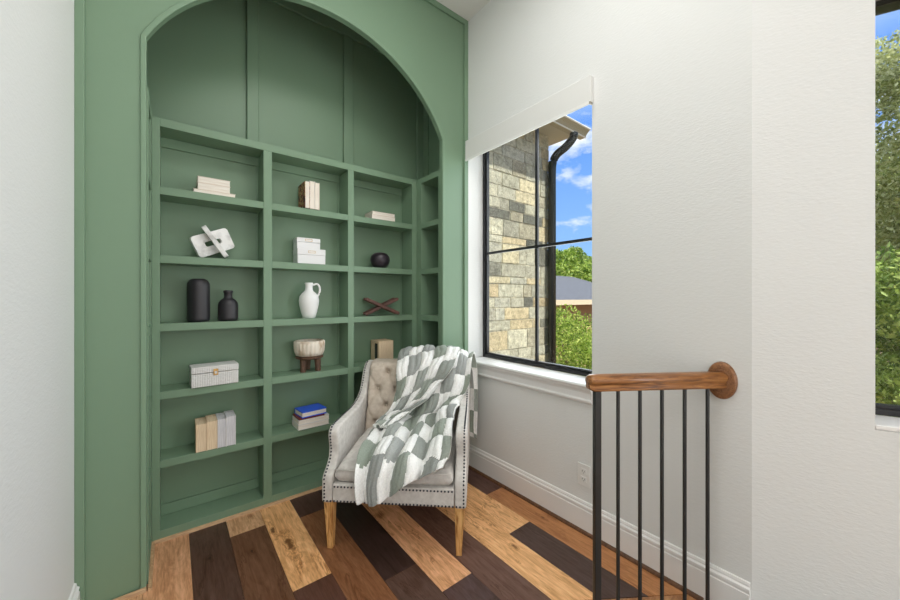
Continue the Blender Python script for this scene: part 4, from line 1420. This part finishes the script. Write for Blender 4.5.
def foliage(rng, blobs, count, size):
    vs, fs, val = [], [], []
    tot = sum(b[3] ** 2 for b in blobs)
    for (bx_, by_, bz_, br, sq) in blobs:
        k = int(count * br ** 2 / tot)
        for _ in range(k):
            th, ph = rng.uniform(0, 2 * PI), math.acos(rng.uniform(-1, 1))
            rad = br * (rng.random() ** 0.35) * (0.9 + 0.25 * noise.noise((th * 1.5 + bx_, ph * 2, bz_)))
            d = Vector((math.sin(ph) * math.cos(th), math.sin(ph) * math.sin(th), math.cos(ph) * sq))
            p = Vector((bx_, by_, bz_)) + d * rad
            q = Vector((rng.uniform(-1, 1), rng.uniform(-1, 1), rng.uniform(-0.2, 1))).normalized()
            a = q.orthogonal().normalized()
            a = (Matrix.Rotation(rng.uniform(0, 2 * PI), 3, q) @ a)
            b = q.cross(a)
            s = size * rng.uniform(0.6, 1.3)
            i = len(vs)
            vs += [p - a * s, p + b * s * 0.42, p + a * s, p - b * s * 0.42]
            fs.append((i, i + 1, i + 2, i + 3))
            val.append(rng.random())
    me = bpy.data.meshes.new('foliage')
    me.from_pydata([tuple(v) for v in vs], [], fs)
    at = me.attributes.new('leaf', 'FLOAT', 'FACE')
    for i, v in enumerate(val): at.data[i].value = v
    return me
def tree(name, label, cat, group, loc, blobs, count, size, lm, trunk, seed):
    rng = random.Random(seed)
    t = thing(name, label, cat, loc, 0, group)
    me = foliage(rng, blobs, count, size)
    me.materials.append(lm)
    f = bpy.data.objects.new('foliage', me); COL.objects.link(f); f.parent = t
    for (pts, r0, r1) in trunk:
        bm = NB()
        P = [Vector(p) for p in pts]
        tube(bm, [spline(P, i / 14) for i in range(15)], [r0 + (r1 - r0) * i / 14 for i in range(15)], 8)
        obj('trunk', bm, BARK, t, smooth=True)
    return t
G1 = 'trees beyond the tall window'
GZ = -0.9
# positions are in metres on the lot; z of blobs from the ground
tree('shrub', 'sunlit green shrub just beyond the stone wall corner', 'shrub', 'shrubs beyond the tall window', (5.4, 3.55, GZ),
     [(0, 0, 1.35, 0.55, 0.9), (0.3, -0.25, 1.0, 0.55, 1), (-0.2, 0.2, 0.8, 0.6, 1), (0.1, 0.1, 1.7, 0.35, 1), (0.2, 0, 0.3, 0.6, .8)], 9000, 0.028, LEAF_A, [([(0, 0, 0), (0.05, 0, 0.6), (-0.1, 0.05, 1.4)], 0.03, 0.012)], 1)
tree('shrub', 'darker green shrub low behind the window frame corner', 'shrub', 'shrubs beyond the tall window', (5.5, 2.75, GZ),
     [(0, 0, 0.9, 0.5, 1), (0.3, 0.1, 0.5, 0.5, 1), (-0.1, -0.1, 0.35, 0.5, 1), (0.4, -0.5, 0.8, 0.5, 1)], 9000, 0.026, LEAF_B, [([(-0.3, -0.1, 0), (-0.1, 0, 0.35), (0.15, 0.1, 0.9)], 0.03, 0.02), ([(0, -0.2, 0), (-0.2, -0.2, 0.3), (-0.35, -0.1, 0.8)], 0.02, 0.012)], 2)
tree('shrub', 'bright yellow-green shrub in front of the neighbouring house', 'shrub', 'shrubs beyond the tall window', (7.3, 4.3, GZ),
     [(0, 0, 1.2, 0.7, 0.9), (0.6, -0.5, 1.1, 0.6, 1), (-0.5, 0.6, 1.3, 0.7, 1), (0.2, 0, 0.5, 0.8, 1)], 11000, 0.034, LEAF_A, [([(0, 0, 0), (0.05, 0, 0.6), (-0.1, 0.05, 1.4)], 0.04, 0.02)], 3)
tree('leafy_tree', 'sunlit tree rising behind the neighbouring roof', 'tree', G1, (17, 12.5, GZ),
     [(0, 0, 3.2, 1.8, 0.8), (1.8, -1.4, 3.0, 1.7, 0.8), (-1.8, 1.5, 3.1, 1.6, 0.8), (0.8, -0.4, 4.2, 1.0, 0.8), (3.6, -2.8, 3.0, 1.6, 0.8)], 22000, 0.11, LEAF_A, [([(0, 0, 0), (0.1, 0, 1.5), (0.2, 0.1, 3.0)], 0.2, 0.1)], 4)
tree('leafy_tree', 'small dark treetop on the skyline right of the downspout', 'tree', G1, (24, 15.2, GZ),
     [(0, 0, 5.2, 0.9, 1.0), (0.3, -0.6, 4.2, 1.2, 1)], 5000, 0.13, LEAF_B, [([(0, 0, 0), (0.1, 0, 2.5), (0.0, 0.1, 5.0)], 0.2, 0.06)], 5)
G2 = 'trees beyond the right-hand window'
tree('leafy_tree', 'tall sunlit tree filling the upper part of the right-hand window', 'tree', G2, (7.2, -0.7, GZ),
     [(0, 0, 4.6, 1.15, 0.9), (0.6, 0.6, 3.6, 1.1, 0.9), (-0.2, -0.7, 3.8, 1.1, 1), (0.1, 0.8, 5.0, 0.6, 0.9), (0.2, -1.3, 5.2, 0.9, 0.9), (0.6, 0.1, 2.8, 1.0, 0.9)], 60000, 0.034, LEAF_C, [([(0, 0, 0), (0.1, 0.1, 2), (0, 0, 4.4)], 0.12, 0.05), ([(0.05, 0.05, 1.6), (0.3, 0.4, 2.6), (0.5, 0.6, 3.6)], 0.05, 0.02)], 6)
tree('leafy_tree', 'dark green understorey tree behind the thin trunk in the right-hand window', 'tree', G2, (8.6, 0.5, GZ),
     [(0, 0, 1.9, 1.2, 1), (0.3, -1.2, 2.0, 1.2, 1), (0.2, -0.6, 0.9, 1.0, 1), (0.2, 1.2, 1.9, 1.2, 1), (0.5, -2.2, 1.6, 1.2, 1)], 40000, 0.04, LEAF_B, [([(0, 0, 0), (0.1, 0.1, 1), (0, 0, 2)], 0.06, 0.03)], 7)
tree('sapling', 'thin pale-trunked sapling standing in the leaf litter outside the right-hand window', 'tree', G2, (5.6, -0.12, GZ),
     [(0, 0, 2.2, 0.5, 1), (0.1, 0.35, 1.3, 0.35, 1)], 3500, 0.04, LEAF_B, [([(0, 0, 0), (0.04, 0.02, 0.9), (-0.05, 0.05, 2.4)], 0.022, 0.012)], 8)
rngb = random.Random(5)
for i, (x_, y_, lb) in enumerate(((12.2, -0.1, 'broad green tree standing farthest back in the right-hand window'),)):
    tree('leafy_tree', lb, 'tree', G2, (x_, y_, GZ),
         [(rngb.uniform(-1.4, 1.4), rngb.uniform(-2, 2), rngb.uniform(1.2, 4.4), rngb.uniform(1.3, 1.9), 0.9) for _ in range(8)], 20000, 0.10, (LEAF_B, LEAF_A, LEAF_C)[i % 3], [([(0, 0, 0), (0.1, 0, 1.5), (0.2, 0.1, 3.0)], 0.2, 0.1)], 20 + i)
